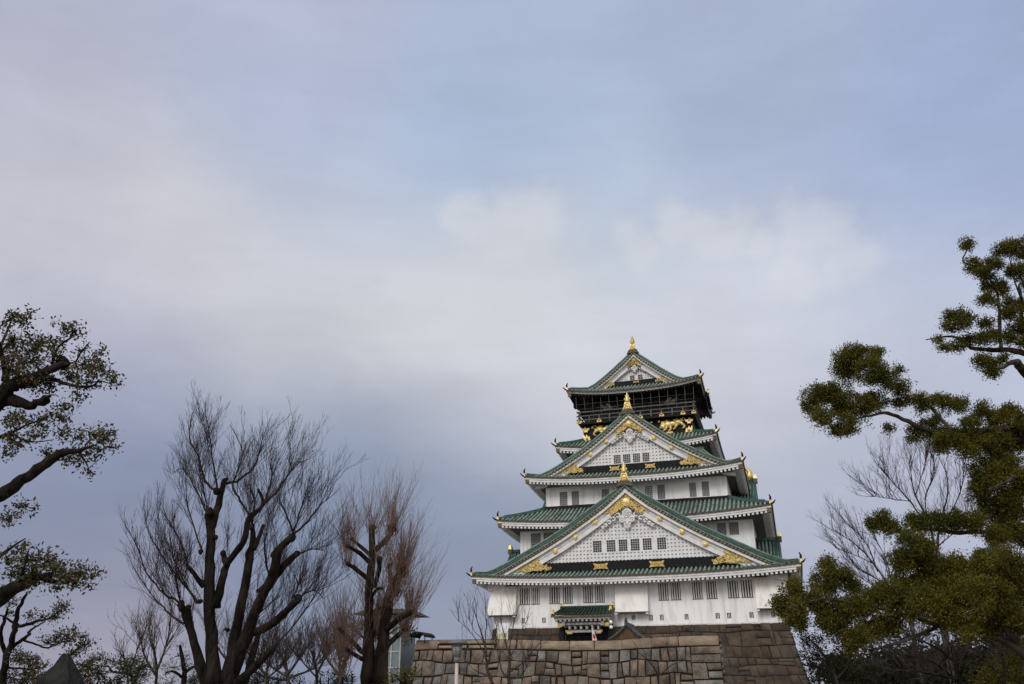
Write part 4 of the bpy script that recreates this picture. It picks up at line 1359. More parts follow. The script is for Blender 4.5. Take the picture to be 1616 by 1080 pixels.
# folded flag by the gate
M['flag_white'] = mat('white_cloth', (0.68, 0.68, 0.70), (0.8, 0.8, 0.8), rough=0.9, scale=5)
M['flag_red'] = mat('red_cloth', (0.55, 0.02, 0.04), rough=0.9)
M['pole'] = mat('grey_pole', (0.35, 0.33, 0.32), (0.48, 0.46, 0.45), rough=0.5, scale=3)
p = spot(935, 1008, 84); g0 = WT - 0.06
flag = tag(empty('flag_on_pole', (p.x, p.y, g0), YAW), 'drooping white flag with red disc on a pole before the castle gate', 'flag')
zt_ = spot(936, 991, 84).z - g0; zb_ = max(0.6, spot(938, 1012, 84).z - g0)
q = MB(); q.tube([(0, 0, 0), (0, 0, zt_ + 0.15)], 0.03, 6); q.ball((0, 0, zt_ + 0.2), 0.06); q.build('pole', M['pole'], flag)
def flag_pt(f, k):
    w = 0.06 + 0.42 * f ** 0.8
    return (0.03 + w * k, -0.10 * math.sin(k * 8) * (0.3 + f) - 0.03, lerp(zt_, zb_, f) - 0.12 * k)
q = MB(); rr = MB()
for i in range(12):
    for k in range(8):
        red = (i + 0.5 - 7.2) ** 2 / 6.5 + (k + 0.5 - 3.4) ** 2 / 6.0 < 1
        (rr if red else q).add([flag_pt(i / 12, k / 8), flag_pt(i / 12, (k + 1) / 8), flag_pt((i + 1) / 12, (k + 1) / 8), flag_pt((i + 1) / 12, k / 8)], [(0, 1, 2, 3)])
cl = q.build('cloth', M['flag_white'], flag); rr.build('red_disc', M['flag_red'], cl)

# globe lamps by the porch, on one post
M['globe'] = mat('milk_glass', (0.75, 0.75, 0.76), (0.82, 0.82, 0.82), rough=0.25, spec=0.5)
p = keep_pt(-1.95, -3.2, 0)
gl = tag(empty('globe_lamp', (p.x, p.y, WT - 0.06), YAW), 'two white globes one above the other on a dark post right of the gate', 'lamp')
zA, zB = spot(964, 982, p.y).z - (WT - 0.06), spot(964.5, 990, p.y).z - (WT - 0.06)
q = MB(); q.tube([(0.1, 0.25, 0), (0.1, 0.25, zA + 0.1)], 0.06, 6); q.tube([(0.1, 0.25, zA), (0, 0, zA)], 0.04, 6); q.tube([(0.1, 0.25, zB), (0, 0, zB)], 0.04, 6); q.build('post', M['dark'], gl)
for z in (zA, zB):
    q = MB(); q.ball((0, 0, z), 0.2, 12, 8); q.build('globe', M['globe'], gl)

# notice board leaning at the left corner of the keep
M['board'] = mat('white_board', (0.60, 0.61, 0.63), (0.7, 0.71, 0.72), rough=0.6, scale=2)
M['yellow'] = mat('pale_yellow_panel', (0.42, 0.42, 0.22), (0.5, 0.5, 0.28), rough=0.7, scale=2)
p = keep_pt(-14.6, -3.4, 0)
nb = tag(empty('notice_board', (p.x, p.y, WT - 0.06), YAW), 'white board with a pale yellow panel at the left foot of the keep', 'board')
zt_ = spot(795, 984, p.y).z - (WT - 0.06)
q = MB(); q.add([(-0.85, -0.35, 0.3), (0.75, -0.35, 0.3), (0.75, -0.28, 0.3), (-0.85, -0.28, 0.3), (-0.5, 0, zt_), (0.8, 0, zt_), (0.8, 0.07, zt_), (-0.5, 0.07, zt_)], [(3, 2, 1, 0), (4, 5, 6, 7), (0, 1, 5, 4), (1, 2, 6, 5), (2, 3, 7, 6), (3, 0, 4, 7)]); q.build('panel', M['board'], nb)
q = MB()
def nbp(f, k, o): return (lerp(lerp(-0.85, -0.5, f), lerp(0.75, 0.8, f), k), lerp(-0.35, 0, f) - o, lerp(0.3, zt_, f))
q.quad(nbp(0.5, 0.06, 0.02), nbp(0.5, 0.94, 0.02), nbp(0.72, 0.94, 0.02), nbp(0.72, 0.06, 0.02)); q.build('notice', M['yellow'], nb)
q = MB(); q.box((-0.6, -0.1, 0), (-0.5, 0.0, 0.5)); q.box((0.5, -0.1, 0), (0.6, 0.0, 0.5)); q.build('leg', M['dark'], nb)

# glazed lift tower beside the wall
M['glass'] = mat('blue_glass', (0.11, 0.14, 0.155), (0.17, 0.21, 0.225), rough=0.3, scale=0.6, spec=0.35)
M['steel'] = mat('painted_steel', (0.28, 0.29, 0.30), (0.38, 0.39, 0.40), rough=0.5, scale=3)
M['brown_roof'] = mat('brown_roof_edge', (0.025, 0.019, 0.015), (0.055, 0.042, 0.033), rough=0.7, scale=2)
D = 60.0
a, b = spot(592, 975, D), spot(652, 975, D)
lift = tag(empty('lift_tower', ((a.x + b.x) / 2 - 0.3, D + 1.2, 0), YAW), 'glazed lift tower with flat brown roof, half hidden behind the pollarded tree', 'tower')
hwid = (b.x - a.x) / 2
zr = spot(615, 970, D).z
zg = spot(640, 1004, D).z
q = MB(); q.box((-hwid, -1.2, 0), (hwid, 1.2, zg)); g_ = q.build('glass_wall', M['glass'], lift)
q = MB()
for i in range(5):
    x = lerp(-hwid, hwid, i / 4); q.box((x - 0.05, -1.27, 0), (x + 0.05, -1.204, zg + 0.01))
for i in range(1, 6):
    z = zg * i / 5; q.box((-hwid, -1.262, z - 0.04), (hwid, -1.206, z + 0.04))
q.build('mullions', M['steel'], g_)
q = MB(); q.box((-hwid * 0.78, -0.9, zg), (hwid * 0.72, 0.9, zr - 0.02)); u_ = q.build('upper_cabin', M['glass'], lift)
q = MB()
for i in range(5):
    x = lerp(-hwid * 0.78, hwid * 0.72, i / 4); q.box((x - 0.09, -0.96, zg), (x + 0.09, -0.904, zr - 0.02))
q.build('cabin_post', M['steel'], u_)
q = MB()
rw = hwid * 1.55
q.add([(-rw, -2.1, zr), (rw, -2.1, zr), (rw, 2.1, zr), (-rw, 2.1, zr), (-rw * 0.7, -1.4, zr + 0.34), (rw * 0.7, -1.4, zr + 0.34), (rw * 0.7, 1.4, zr + 0.34), (-rw * 0.7, 1.4, zr + 0.34)], [(3, 2, 1, 0), (4, 5, 6, 7), (0, 1, 5, 4), (1, 2, 6, 5), (2, 3, 7, 6), (3, 0, 4, 7)])
q.build('roof', M['brown_roof'], lift)
# dark barrel canopy on the end of the wall
p = spot(666, 1007, 58)
cn = tag(empty('barrel_canopy', (p.x, p.y, WT - 0.06), YAW), 'dark rounded canopy on thin posts at the left end of the stone wall', 'canopy')
zt_ = spot(664, 998, 58).z - (WT - 0.06); zl = spot(664, 1006, 58).z - (WT - 0.06)
q = MB(); hw = 0.56
q.sweep([[(hw * math.cos(PI * i / 12), -0.9, zl + (zt_ - zl) * math.sin(PI * i / 12)), (hw * math.cos(PI * i / 12), 0.9, zl + (zt_ - zl) * math.sin(PI * i / 12)), (0.9 * hw * math.cos(PI * i / 12), 0.9, zl - 0.03 + (zt_ - zl) * 0.9 * math.sin(PI * i / 12)), (0.9 * hw * math.cos(PI * i / 12), -0.9, zl - 0.03 + (zt_ - zl) * 0.9 * math.sin(PI * i / 12))] for i in range(13)])
q.build('hood', M['dark'], cn)
for sx in (-1, 1):
    q = MB(); q.tube([(sx * hw * 0.82, -0.6, 0), (sx * hw * 0.82, -0.6, zl + 0.03)], 0.035, 6); q.tube([(sx * hw * 0.82, 0.6, 0), (sx * hw * 0.82, 0.6, zl + 0.03)], 0.035, 6); q.build('post', M['dark'], cn)

# lantern on a pole
M['lamp_pole'] = mat('pale_pole', (0.42, 0.36, 0.35), (0.52, 0.46, 0.44), rough=0.5, scale=3)
M['lamp_glass'] = mat('frosted_glass', (0.17, 0.19, 0.19), (0.24, 0.26, 0.26), rough=0.2, scale=3, spec=0.6)
M['lamp_metal'] = mat('grey_metal', (0.10, 0.105, 0.105), (0.16, 0.165, 0.165), rough=0.5, scale=3)
D = 21.0
p = spot(721, 1040, D)
lamp = tag(empty('lamp_post', (p.x, p.y, 0)), 'grey park lantern with flat cap on a pale pole before the stone wall', 'lamp post')
z1, z2, z3 = spot(722, 1017, D).z, spot(722, 1037, D).z, spot(722, 1043, D).z
q = MB(); q.lathe([(0.06, 0), (0.055, 0.4), (0.042, 0.42), (0.040, z3 - 0.02)], (0, 0, 0), 12); q.build('pole', M['lamp_pole'], lamp)
q = MB(); q.lathe([(0.045, z3 - 0.05), (0.075, z3), (0.07, z2)], (0, 0, 0), 12); q.build('collar', M['lamp_metal'], lamp)
q = MB(); q.lathe([(0.075, z2), (0.135, z1)], (0, 0, 0), 12); g_ = q.build('lantern', M['lamp_glass'], lamp)
q = MB()
for k in range(6):
    an = 2 * PI * k / 6 + 0.3
    q.tube([(0.08 * math.cos(an), 0.08 * math.sin(an), z2), (0.14 * math.cos(an), 0.14 * math.sin(an), z1)], 0.008, 4)
q.build('glazing_bars', M['lamp_metal'], g_)
q = MB(); q.lathe([(0.15, z1), (0.235, z1 + 0.015), (0.24, z1 + 0.035), (0.10, z1 + 0.075), (0.02, z1 + 0.085)], (0, 0, 0), 16); q.build('cap', M['lamp_metal'], lamp)

# standing rock
M['rock'] = mat('green_grey_rock', (0.007, 0.008, 0.0075), (0.034, 0.036, 0.034), spec=0.05, rough=0.95, scale=2.4, detail=9, contrast=(0.3, 0.7), bump=0.8, bscale=7)
D = 13.0
pt_, pl, pr = spot(98, 1036, D), spot(55, 1080, D), spot(126, 1080, D)
q = MB()
rr = random.Random(5)
rows = []
H = pt_.z
cx = (pl.x + pr.x) / 2
hwid = (pr.x - pl.x) / 2
for i in range(14):
    f = i / 13
    z = H * f
    w = hwid * (1.5 if f < 0.3 else 1.5 - (f - 0.3) * 0.55)
    zcut = 1.0
    if z > pl.z: w = hwid * max(0.16, 1 - ((z - pl.z) / (H - pl.z)) ** 1.5)
    ox = lerp(0, pt_.x - cx, max(0, (z - pl.z) / (H - pl.z)))
    rows.append([(cx + ox + w * math.cos(2 * PI * k / 12) * (1 + 0.16 * math.sin(k * 2.7 + i * 0.5)), D + 0.1 + w * 0.7 * math.sin(2 * PI * k / 12) * (1 + 0.15 * math.sin(k * 1.9 + i)), z + 0.05 * math.sin(k * 3.1 + i * 1.3)) for k in range(12)])
q.sweep(rows)
tag(q.build('standing_rock', M['rock']), 'pointed grey green standing stone low at the left edge among branches', 'rock')

# far blue tower beyond the trees
M['far_blue'] = mat('blue_cladding', (0.06, 0.09, 0.17), (0.09, 0.13, 0.22), rough=0.4, scale=0.05)
a, b = spot(1557, 868, 420), spot(1590, 862, 420)
q = MB(); q.box((a.x, 420, -4), (b.x, 438, a.z - 1)); q.box((a.x + 2, 422, a.z - 1), (b.x - 3, 436, b.z))
fb = q.build('office_building', M['far_blue'])
tag(fb, 'small blue office block far off behind the right hand trees', 'building')
q = MB()
for i in range(1, 14):
    z = a.z * i / 14; q.box((a.x - 0.05, 419.9, z - 0.9), (b.x + 0.05, 420.0, z + 0.9))
q.build('window_band', M['pane'], fb)

# ------------------------------------------------------------------ trees
def leaf_cols(*c): return list(c)
M['bark_dark'] = mat('dark_bark', (0.006, 0.005, 0.0045), (0.034, 0.026, 0.021), rough=0.95, contrast=(0.38, 0.68), spec=0.1, scale=5, detail=9, bump=0.9, bscale=14, stretch=(1, 1, 0.3))
M['bark_brown'] = mat('brown_bark', (0.009, 0.007, 0.006), (0.048, 0.034, 0.026), rough=0.95, contrast=(0.38, 0.68), spec=0.1, scale=5, detail=9, bump=0.9, bscale=14, stretch=(1, 1, 0.3))
M['bark_grey'] = mat('grey_bark', (0.018, 0.014, 0.012), (0.085, 0.068, 0.056), rough=0.95, contrast=(0.38, 0.68), spec=0.1, scale=5, detail=9, bump=0.8, bscale=14, stretch=(1, 1, 0.3))
M['twig_dark'] = mat('dark_twig', (0.03, 0.021, 0.02), (0.06, 0.043, 0.04), rough=0.9, scale=3)
M['twig_brown'] = mat('brown_twig', (0.055, 0.037, 0.032), (0.095, 0.066, 0.056), rough=0.9, spec=0.1, scale=3)
M['twig_black'] = mat('black_twig', (0.022, 0.014, 0.012), (0.05, 0.034, 0.028), rough=0.95, spec=0.05, scale=3)
M['twig_red'] = mat('ruddy_twig', (0.12, 0.07, 0.052), (0.21, 0.135, 0.1), rough=0.9, scale=3)
M['leaf_broad'] = mat('broad_leaf', (0.75, 0.75, 0.75), (1, 1, 1), rough=0.6, scale=1.5, spec=0.18, trans=0.18,
                      island=[(0.045, 0.058, 0.02), (0.065, 0.078, 0.026), (0.04, 0.052, 0.018), (0.095, 0.098, 0.032), (0.13, 0.058, 0.03), (0.052, 0.066, 0.022), (0.105, 0.088, 0.03), (0.16, 0.075, 0.042)])
M['leaf_fine'] = mat('fine_leaf', (0.6, 0.64, 0.6), (1.2, 1.08, 0.9), rough=0.7, scale=1.1, spec=0.12, trans=0.33,
                     island=[(0.055, 0.066, 0.014), (0.12, 0.118, 0.022), (0.075, 0.082, 0.016), (0.20, 0.172, 0.032), (0.095, 0.098, 0.018), (0.045, 0.056, 0.013), (0.15, 0.118, 0.024)])
M['leaf_deep'] = mat('deep_leaf', (0.6, 0.62, 0.6), (1.1, 1.05, 1.0), rough=0.5, scale=1.3, spec=0.4, trans=0.12,
                     island=[(0.026, 0.04, 0.013), (0.045, 0.058, 0.016), (0.03, 0.043, 0.014), (0.06, 0.066, 0.018), (0.035, 0.05, 0.014)])
M['leaf_pine'] = mat('pine_needle', (0.7, 0.7, 0.7), (1.1, 1.05, 1.0), rough=0.6, scale=1.5, trans=0.1,
                     island=[(0.04, 0.055, 0.022), (0.055, 0.068, 0.022), (0.03, 0.045, 0.022), (0.075, 0.078, 0.026)])
M['leaf_dull'] = mat('dull_leaf', (0.7, 0.7, 0.7), (1.1, 1.1, 1.0), rough=0.8, scale=1.5, spec=0.08, trans=0.1,
                     island=[(0.012, 0.014, 0.009), (0.02, 0.021, 0.011), (0.028, 0.022, 0.014), (0.014, 0.016, 0.01)])


def mpp(x, y, d):
    return (spot(x + 1, y, d) - spot(x, y, d)).length


def nrand(rg, n, seed=None):
    return np.random.default_rng(rg.randrange(1 << 30))


class Tree:
    def __init__(s, name, label, d, seed, bark, group=None, cat='tree', foot=None):
        s.d = d; s.rg = random.Random(seed); s.np = np.random.default_rng(seed)
        s.trunk = MB(); s.tw = MB(); s.leaves = []
        s.bark = bark; s.name = name; s.label = label; s.cat = cat; s.group = group; s.foot = foot
        s.limbs = []

    def at(s, x, y, dz=0.0):
        return spot(x, y, s.d + dz)

    def limb(s, pts, dz=None, n=9, twig=False, wob=0.13):
        """pts (x, y, width); widths as seen; a smooth tapering limb with a little wander; dz = depth at the far end"""
        P = []; R = []
        m = len(pts)
        if dz is None: dz = s.rg.uniform(-1, 1) * 0.06 * s.d
        d0 = 0.0
        if isinstance(dz, tuple): d0, dz = dz
        for i, (x, y, w) in enumerate(pts):
            P.append(s.at(x, y, d0 + (dz - d0) * i / max(1, m - 1))); R.append(max(w * mpp(x, y, s.d) / 2, 0.003))
        # densify
        Q, RR = [], []
        for i in range(m - 1):
            p0 = P[max(0, i - 1)]; p1 = P[i]; p2 = P[i + 1]; p3 = P[min(m - 1, i + 2)]
            for k in range(4):
                t = k / 4
                q = 0.5 * ((2 * p1) + (p2 - p0) * t + (2 * p0 - 5 * p1 + 4 * p2 - p3) * t * t + (3 * p1 - p0 - 3 * p2 + p3) * t ** 3)
                r = lerp(R[i], R[i + 1], t)
                j = r * wob
                Q.append(q + Vector((s.rg.uniform(-j, j), s.rg.uniform(-j, j), s.rg.uniform(-j, j)))); RR.append(r * s.rg.uniform(0.92, 1.1))
        Q.append(P[-1]); RR.append(R[-1])
        (s.tw if twig else s.trunk).tube(Q, RR, 5 if twig else n)
        s.limbs.append((Q, RR))
        return Q, RR

    def down(s, pts_px, dz=0.0, w=None):
        """run a trunk from the last point in sight straight to the ground"""
        x, y, wd = pts_px
        p = s.at(x, y, dz); r = wd * mpp(x, y, s.d) / 2
        s.trunk.tube([(p.x, p.y, p.z + 0.05), (p.x + 0.02, p.y, p.z * 0.5), (p.x, p.y, 0.25), (p.x, p.y, -0.1)], [r, r * 1.05, r * 1.25, r * 1.6], 10)

    def knob(s, x, y, w, dz=0.0):
        p = s.at(x, y, dz); r = w * mpp(x, y, s.d) / 2
        for k in range(4):
            s.trunk.ball((p.x + s.rg.uniform(-.4, .4) * r, p.y + s.rg.uniform(-.4, .4) * r, p.z + s.rg.uniform(-.4, .4) * r), r * s.rg.uniform(0.6, 0.9), 8, 6)
        return p

    def shoot(s, p, d, L, r, level, up=0.35, kids=5, spread=0.55, seg=6, droop=0.0):
        pts = [p]; d = d.normalized(); rads = [r]
        for i in range(seg):
            d = (d + Vector((s.rg.gauss(0, .09), s.rg.gauss(0, .09), s.rg.gauss(0, .07) + up * 0.22 - droop * i * 0.05))).normalized()
            pts.append(pts[-1] + d * (L / seg)); rads.append(max(r * (1 - 0.8 * (i + 1) / seg), 0.0022))
        s.tw.tube(pts, rads, 4 if level > 1 else 3, cap=False)
        if level > 1:
            for k in range(kids):
                f = s.rg.uniform(0.18, 0.95); i = min(seg - 1, int(f * seg))
                q = pts[i].lerp(pts[i + 1], f * seg - i)
                ax = (pts[i + 1] - pts[i]).normalized()
                o = Vector((s.rg.gauss(0, 1), s.rg.gauss(0, 1), s.rg.gauss(0, 1))); o = (o - ax * o.dot(ax)).normalized()
                s.shoot(q, ax + o * spread * s.rg.uniform(0.6, 1.3), L * s.rg.uniform(0.35, 0.62) * (1.1 - 0.4 * f), max(r * 0.5, 0.0028), level - 1, up, max(2, kids - 1), spread, 5, droop)

    def along(s, Q, n, f0, L, r, level, lean, up=0.5, kids=4, out=0.5, f1=1.0, spread=0.55):
        """shoots from a limb; lean pulls them sideways (towards + or - x)"""
        for k in range(n):
            f = s.rg.uniform(f0, f1) * (len(Q) - 1.001); i = int(f)
            q = Q[i].lerp(Q[i + 1], f - i)
            ax = (Q[i + 1] - Q[i]).normalized()
            o = Vector((s.rg.gauss(0, 1) + lean, s.rg.gauss(0, 0.8), s.rg.gauss(0.3, 0.7)))
            s.shoot(q, ax * 0.6 + o.normalized() * out + Vector((0, 0, 0.5)), L * s.rg.uniform(0.5, 1.15), r, level, up, kids, spread)

    def clump(s, x, y, rpx, dens=1.0, leaf=0.05, aspect=0.42, dz=None, flat=0.85, tuft=9, twig=True, hang=0.0, hollow=0.25, lumps=0):
        """leafy clump: short twigs end in tufts of separate leaves"""
        if dz is None: dz = s.rg.uniform(-1, 1) * rpx * mpp(x, y, s.d) * 1.2
        c = s.at(x, y, dz); R = rpx * mpp(x, y, s.d)
        nt = max(4, int(dens * (R / leaf) ** 2 * 18 / tuft))
        g = s.np
        v = g.normal(size=(nt, 3)); v /= np.linalg.norm(v, axis=1, keepdims=True)
        ph = g.uniform(0, 6.28, size=6)
        if lumps:
            # the clump is built of smaller heads, each carrying its own tufts
            m = lumps + g.integers(0, 4)
            w = g.normal(size=(m, 3)); w /= np.linalg.norm(w, axis=1, keepdims=True)
            sc_ = w * g.uniform(0.35, 0.86, size=(m, 1)) * R
            sr = R * g.uniform(0.26, 0.5, size=(m, 1))
            idx = g.integers(0, m, size=nt)
            v[:, 2] = np.where(g.random(nt) < 0.35, np.abs(v[:, 2]), v[:, 2])
            rad = g.uniform(0.5, 1.0, size=(nt, 1)) ** 0.6
            stray = np.where(g.random((nt, 1)) < 0.2, g.uniform(1.1, 1.7, size=(nt, 1)), 1.0)
            an_ = g.uniform(0.5, 1.35, size=(m, 3))
            tc = np.array(c) + (sc_[idx] + v * an_[idx] * rad * sr[idx] * stray) * np.array([1, 1, flat])
            v = v * 0.35 + w[idx] * 0.3
        else:
            rad = g.uniform(hollow, 1.0, size=(nt, 1)) ** 0.7
            lump = 1 + 0.17 * np.sin(3.1 * v[:, :1] * 2 + ph[0]) + 0.17 * np.sin(2.7 * v[:, 1:2] * 2 + ph[1]) + 0.17 * np.sin(3.7 * v[:, 2:] * 2 + ph[2])
            tc = np.array(c) + v * rad * lump * R * np.array([1, 1, flat])
        if twig:
            for k in range(0, nt, max(1, nt // 7)):
                e = Vector(tc[k])
                mid = c.lerp(e, 0.5) + Vector((0, 0, -0.05 * R))
                s.tw.tube([c + Vector((0, 0, -0.2 * R)), mid, e], [0.012 + 0.006 * R, 0.008, 0.004], 4, cap=False)
        n = nt * tuft
        base = np.repeat(tc, tuft, axis=0) + g.normal(size=(n, 3)) * leaf * 0.9
        d = np.repeat(v * 0.8, tuft, axis=0) + g.normal(size=(n, 3)) * 0.8 + np.array([0, 0, 0.25 - hang])
        d /= np.linalg.norm(d, axis=1, keepdims=True)
        sd_ = np.cross(d, g.normal(size=(n, 3))); sd_ /= np.linalg.norm(sd_, axis=1, keepdims=True) + 1e-9
        nn = np.cross(d, sd_)
        L = leaf * g.uniform(0.7, 1.35, size=(n, 1)); W = L * aspect * 0.5
        s.leaves.append(np.stack([base, base + d * L * 0.5 + sd_ * W + nn * W * 0.25, base + d * L, base + d * L * 0.5 - sd_ * W + nn * W * 0.25], axis=1))

    def finish(s, leafmat=None, twigmat=None):
        allv = s.trunk.v or s.tw.v
        if s.foot is None:
            z0 = min(allv, key=lambda p: p[2]) if allv else (0, s.d, 0)
            foot = Vector((z0[0], z0[1], 0))
        else:
            foot = Vector(s.foot)
        e = tag(empty(s.name, foot), s.label, s.cat, s.group)
        inv = Vector(foot)
        def shift(mb): mb.v = [(p[0] - inv.x, p[1] - inv.y, p[2] - inv.z) for p in mb.v]
        if s.trunk.v:
            shift(s.trunk); s.trunk.build('trunk', s.bark, e)
        if s.tw.v:
            shift(s.tw); s.tw.build('twigs', twigmat or s.bark, e)
        if s.leaves:
            A = np.concatenate(s.leaves).reshape(-1, 3) - np.array(inv)
            nq = len(A) // 4
            me = bpy.data.meshes.new('crown')
            me.vertices.add(len(A)); me.vertices.foreach_set('co', A.astype(np.float32).ravel())
            me.loops.add(len(A)); me.loops.foreach_set('vertex_index', np.arange(len(A), dtype=np.int32))
            me.polygons.add(nq)
            me.polygons.foreach_set('loop_start', np.arange(0, len(A), 4, dtype=np.int32))
            me.polygons.foreach_set('loop_total', np.full(nq, 4, dtype=np.int32))
            me.update(calc_edges=True)
            me.materials.append(leafmat)
            o = bpy.data.objects.new('crown', me); C.objects.link(o); o.parent = e
        return e


# -- big pollarded bare tree, left
t = Tree('bare_tree', 'large dark bare tree with many pollarded limbs, left of centre', 25.0, 11, M['bark_dark'])
def Z1(*p): return [(180 + a / 2.297, 610 + b / 2.297, w / 2.297 * (0.76 if w > 14 else 0.95)) for a, b, w in p]
L = {}
L['a'] = t.limb(Z1((365, 1085, 80), (352, 900, 58), (345, 700, 50), (350, 560, 44), (345, 450, 34)), 0.0)
t.limb(Z1((352, 520, 40), (378, 430, 32), (398, 350, 26), (408, 335, 14)), 0.2)
L['b'] = t.limb(Z1((335, 1085, 60), (292, 930, 40), (260, 830, 34), (240, 788, 30)), -0.8)
L['b2'] = t.limb(Z1((285, 900, 24), (272, 830, 22), (268, 802, 22)), -0.5)
L['c'] = t.limb(Z1((370, 800, 44), (394, 700, 36), (412, 640, 32), (470, 560, 30), (490, 480, 28), (540, 430, 18), (522, 372, 9)), 0.9)
t.limb(Z1((410, 650, 28), (400, 628, 26), (396, 602, 26)), 0.6)
L['d'] = t.limb(Z1((405, 1085, 70), (450, 850, 46), (480, 700, 42), (492, 610, 40), (505, 560, 32), (500, 500, 18)), 1.2)
t.limb(Z1((505, 590, 26), (528, 540, 22), (540, 505, 14)), 1.0)
L['e'] = t.limb(Z1((415, 1085, 80), (480, 900, 56), (535, 760, 48), (575, 690, 44), (595, 600, 40), (640, 548, 26)), -1.2)
t.limb(Z1((575, 700, 38), (620, 645, 34), (660, 610, 26)), -1.4)
L['f'] = t.limb(Z1((490, 895, 38), (560, 870, 36), (620, 820, 32), (670, 770, 32)), -1.8)
L['g'] = t.limb(Z1((430, 1090, 44), (520, 1010, 36), (572, 952, 32)), -1.0)
t.limb(Z1((470, 1090, 40), (505, 960, 32), (530, 880, 22)), 1.3)
t.limb(Z1((325, 725, 26), (290, 680, 20), (270, 655, 20)), -0.6)
for x, y, w in ((345, 455, 40), (375, 380, 34), (240, 790, 36), (268, 803, 26), (398, 605, 30), (500, 510, 28), (645, 548, 40), (660, 608, 34), (668, 770, 40), (572, 953, 36), (590, 610, 50), (312, 780, 26), (410, 880, 28), (525, 740, 28), (365, 545, 30), (312, 600, 22)):
    q = Z1((x, y, w))[0]; t.knob(*q, dz=-0.2)
t.down(Z1((385, 1085, 130))[0])
main = [((240, 785, 10), (180, 750, 8), (120, 680, 6), (90, 600, 5), (62, 540, 3), (38, 500, 2)), ((250, 860, 9), (205, 825, 7), (150, 770, 5), (90, 690, 3), (62, 640, 1.5)),
        ((380, 378, 12), (330, 345, 9), (305, 250, 7), (272, 190, 5), (285, 93, 2)), ((400, 350, 12), (445, 345, 10), (508, 290, 7), (535, 200, 4), (545, 168, 1.5)), ((375, 380, 8), (355, 250, 5), (345, 160, 3), (330, 98, 1.5)),
        ((490, 470, 10), (450, 400, 8), (428, 362, 7), (465, 240, 4), (420, 138, 2)), ((540, 430, 9), (600, 370, 7), (655, 290, 5), (715, 260, 1.5)), ((545, 430, 8), (570, 330, 5), (560, 258, 2)),
        ((650, 540, 10), (700, 490, 8), (750, 430, 5), (775, 408, 1.5)), ((645, 540, 8), (680, 440, 6), (700, 368, 2)), ((655, 545, 8), (620, 450, 5), (600, 400, 3), (640, 288, 1.5)), ((660, 610, 8), (720, 590, 5), (765, 598, 1.5)),
        ((560, 960, 8), (640, 880, 6), (720, 770, 4), (755, 712, 1.5)), ((668, 770, 8), (720, 740, 5), (765, 773, 1.5)), ((330, 720, 9), (270, 650, 7), (240, 560, 5), (165, 438, 1.5)), ((300, 780, 8), (230, 690, 6), (140, 560, 4), (110, 468, 1.5)),
        ((340, 460, 8), (300, 380, 6), (250, 300, 4), (215, 318, 1.5)), ((320, 600, 8), (280, 480, 5), (260, 380, 3), (265, 278, 1.5)), ((300, 790, 8), (260, 720, 7), (215, 620, 5), (200, 518, 2)), ((345, 470, 7), (325, 380, 5), (310, 298, 2)),
        ((620, 840, 7), (660, 740, 5), (690, 678, 2)), ((560, 690, 8), (545, 600, 6), (560, 480, 3), (590, 428, 1.5)), ((500, 520, 7), (510, 420, 5), (490, 368, 2)), ((430, 960, 8), (520, 830, 6), (600, 760, 3)), ((240, 790, 7), (225, 700, 5), (205, 678, 2))]
for i, mpts in enumerate(main):
    Q, R = t.limb(Z1(*mpts), (t.rg.uniform(-0.6, 0.6), t.rg.uniform(-2.2, 2.2)), twig=True, wob=0.8)
    lean = 1 if mpts[-1][0] > mpts[0][0] else -1
    t.along(Q, 12, 0.04, 1.7, 0.008, 3, lean * 0.35, 0.45, 5, 0.6, 0.66, 0.4)
    t.along(Q, 10, 0.5, 0.85, 0.0065, 2, lean * 0.3, 0.5, 4, 0.5, 1.0, 0.4)
for k in 'abcdefg':
    Q, R = L[k]
    t.along(Q, 17, 0.3, 1.65, 0.009, 3, {'a': -0.2, 'b': -0.9, 'c': 0.4, 'd': 0.3, 'e': 0.7, 'f': 0.7, 'g': 0.6}[k], 0.45, 5, 0.75, 1.0, 0.4)
t.finish(None, M['twig_black'])

# -- pollarded tree with ruddy shoots
t = Tree('pollarded_tree', 'pollarded bare tree with upright reddish shoots, just left of the stone wall', 29.0, 12, M['bark_brown'])
def Z2(*p): return [(500 + a / 3, 720 + b / 3, w / 3 * 0.82) for a, b, w in p]
t.limb(Z2((238, 1085, 78), (248, 850, 60), (246, 650, 48), (260, 500, 42), (262, 345, 32)), 0.0)
t.limb(Z2((252, 505, 24), (205, 460, 24), (145, 425, 22)), -1.0)
t.limb(Z2((262, 475, 22), (210, 430, 20), (165, 392, 18)), 0.8)
t.limb(Z2((238, 580, 24), (185, 535, 24), (145, 510, 22)), -0.9)
t.limb(Z2((272, 620, 28), (294, 540, 26), (298, 485, 30)), -0.6)
t.limb(Z2((278, 445, 30), (330, 395, 32), (358, 345, 34)), 0.6)
t.limb(Z2((300, 1085, 90), (318, 820, 66), (338, 690, 60), (370, 605, 54), (405, 540, 50)), 0.7)
t.limb(Z2((352, 600, 26), (348, 555, 22), (345, 520, 18)), 1.2)
t.limb(Z2((216, 930, 28), (150, 862, 26), (104, 815, 20)), -1.2)
t.limb(Z2((214, 960, 26), (175, 938, 24), (140, 912, 20)), -1.4)
t.limb(Z2((330, 820, 36), (390, 770, 34), (442, 742, 30)), -1.1)
t.limb(Z2((330, 900, 40), (370, 860, 30), (420, 820, 24)), 1.2)
t.limb(Z2((245, 690, 22), (285, 630, 18), (310, 628, 14)), -0.8)
t.down(Z2((268, 1085, 150))[0])
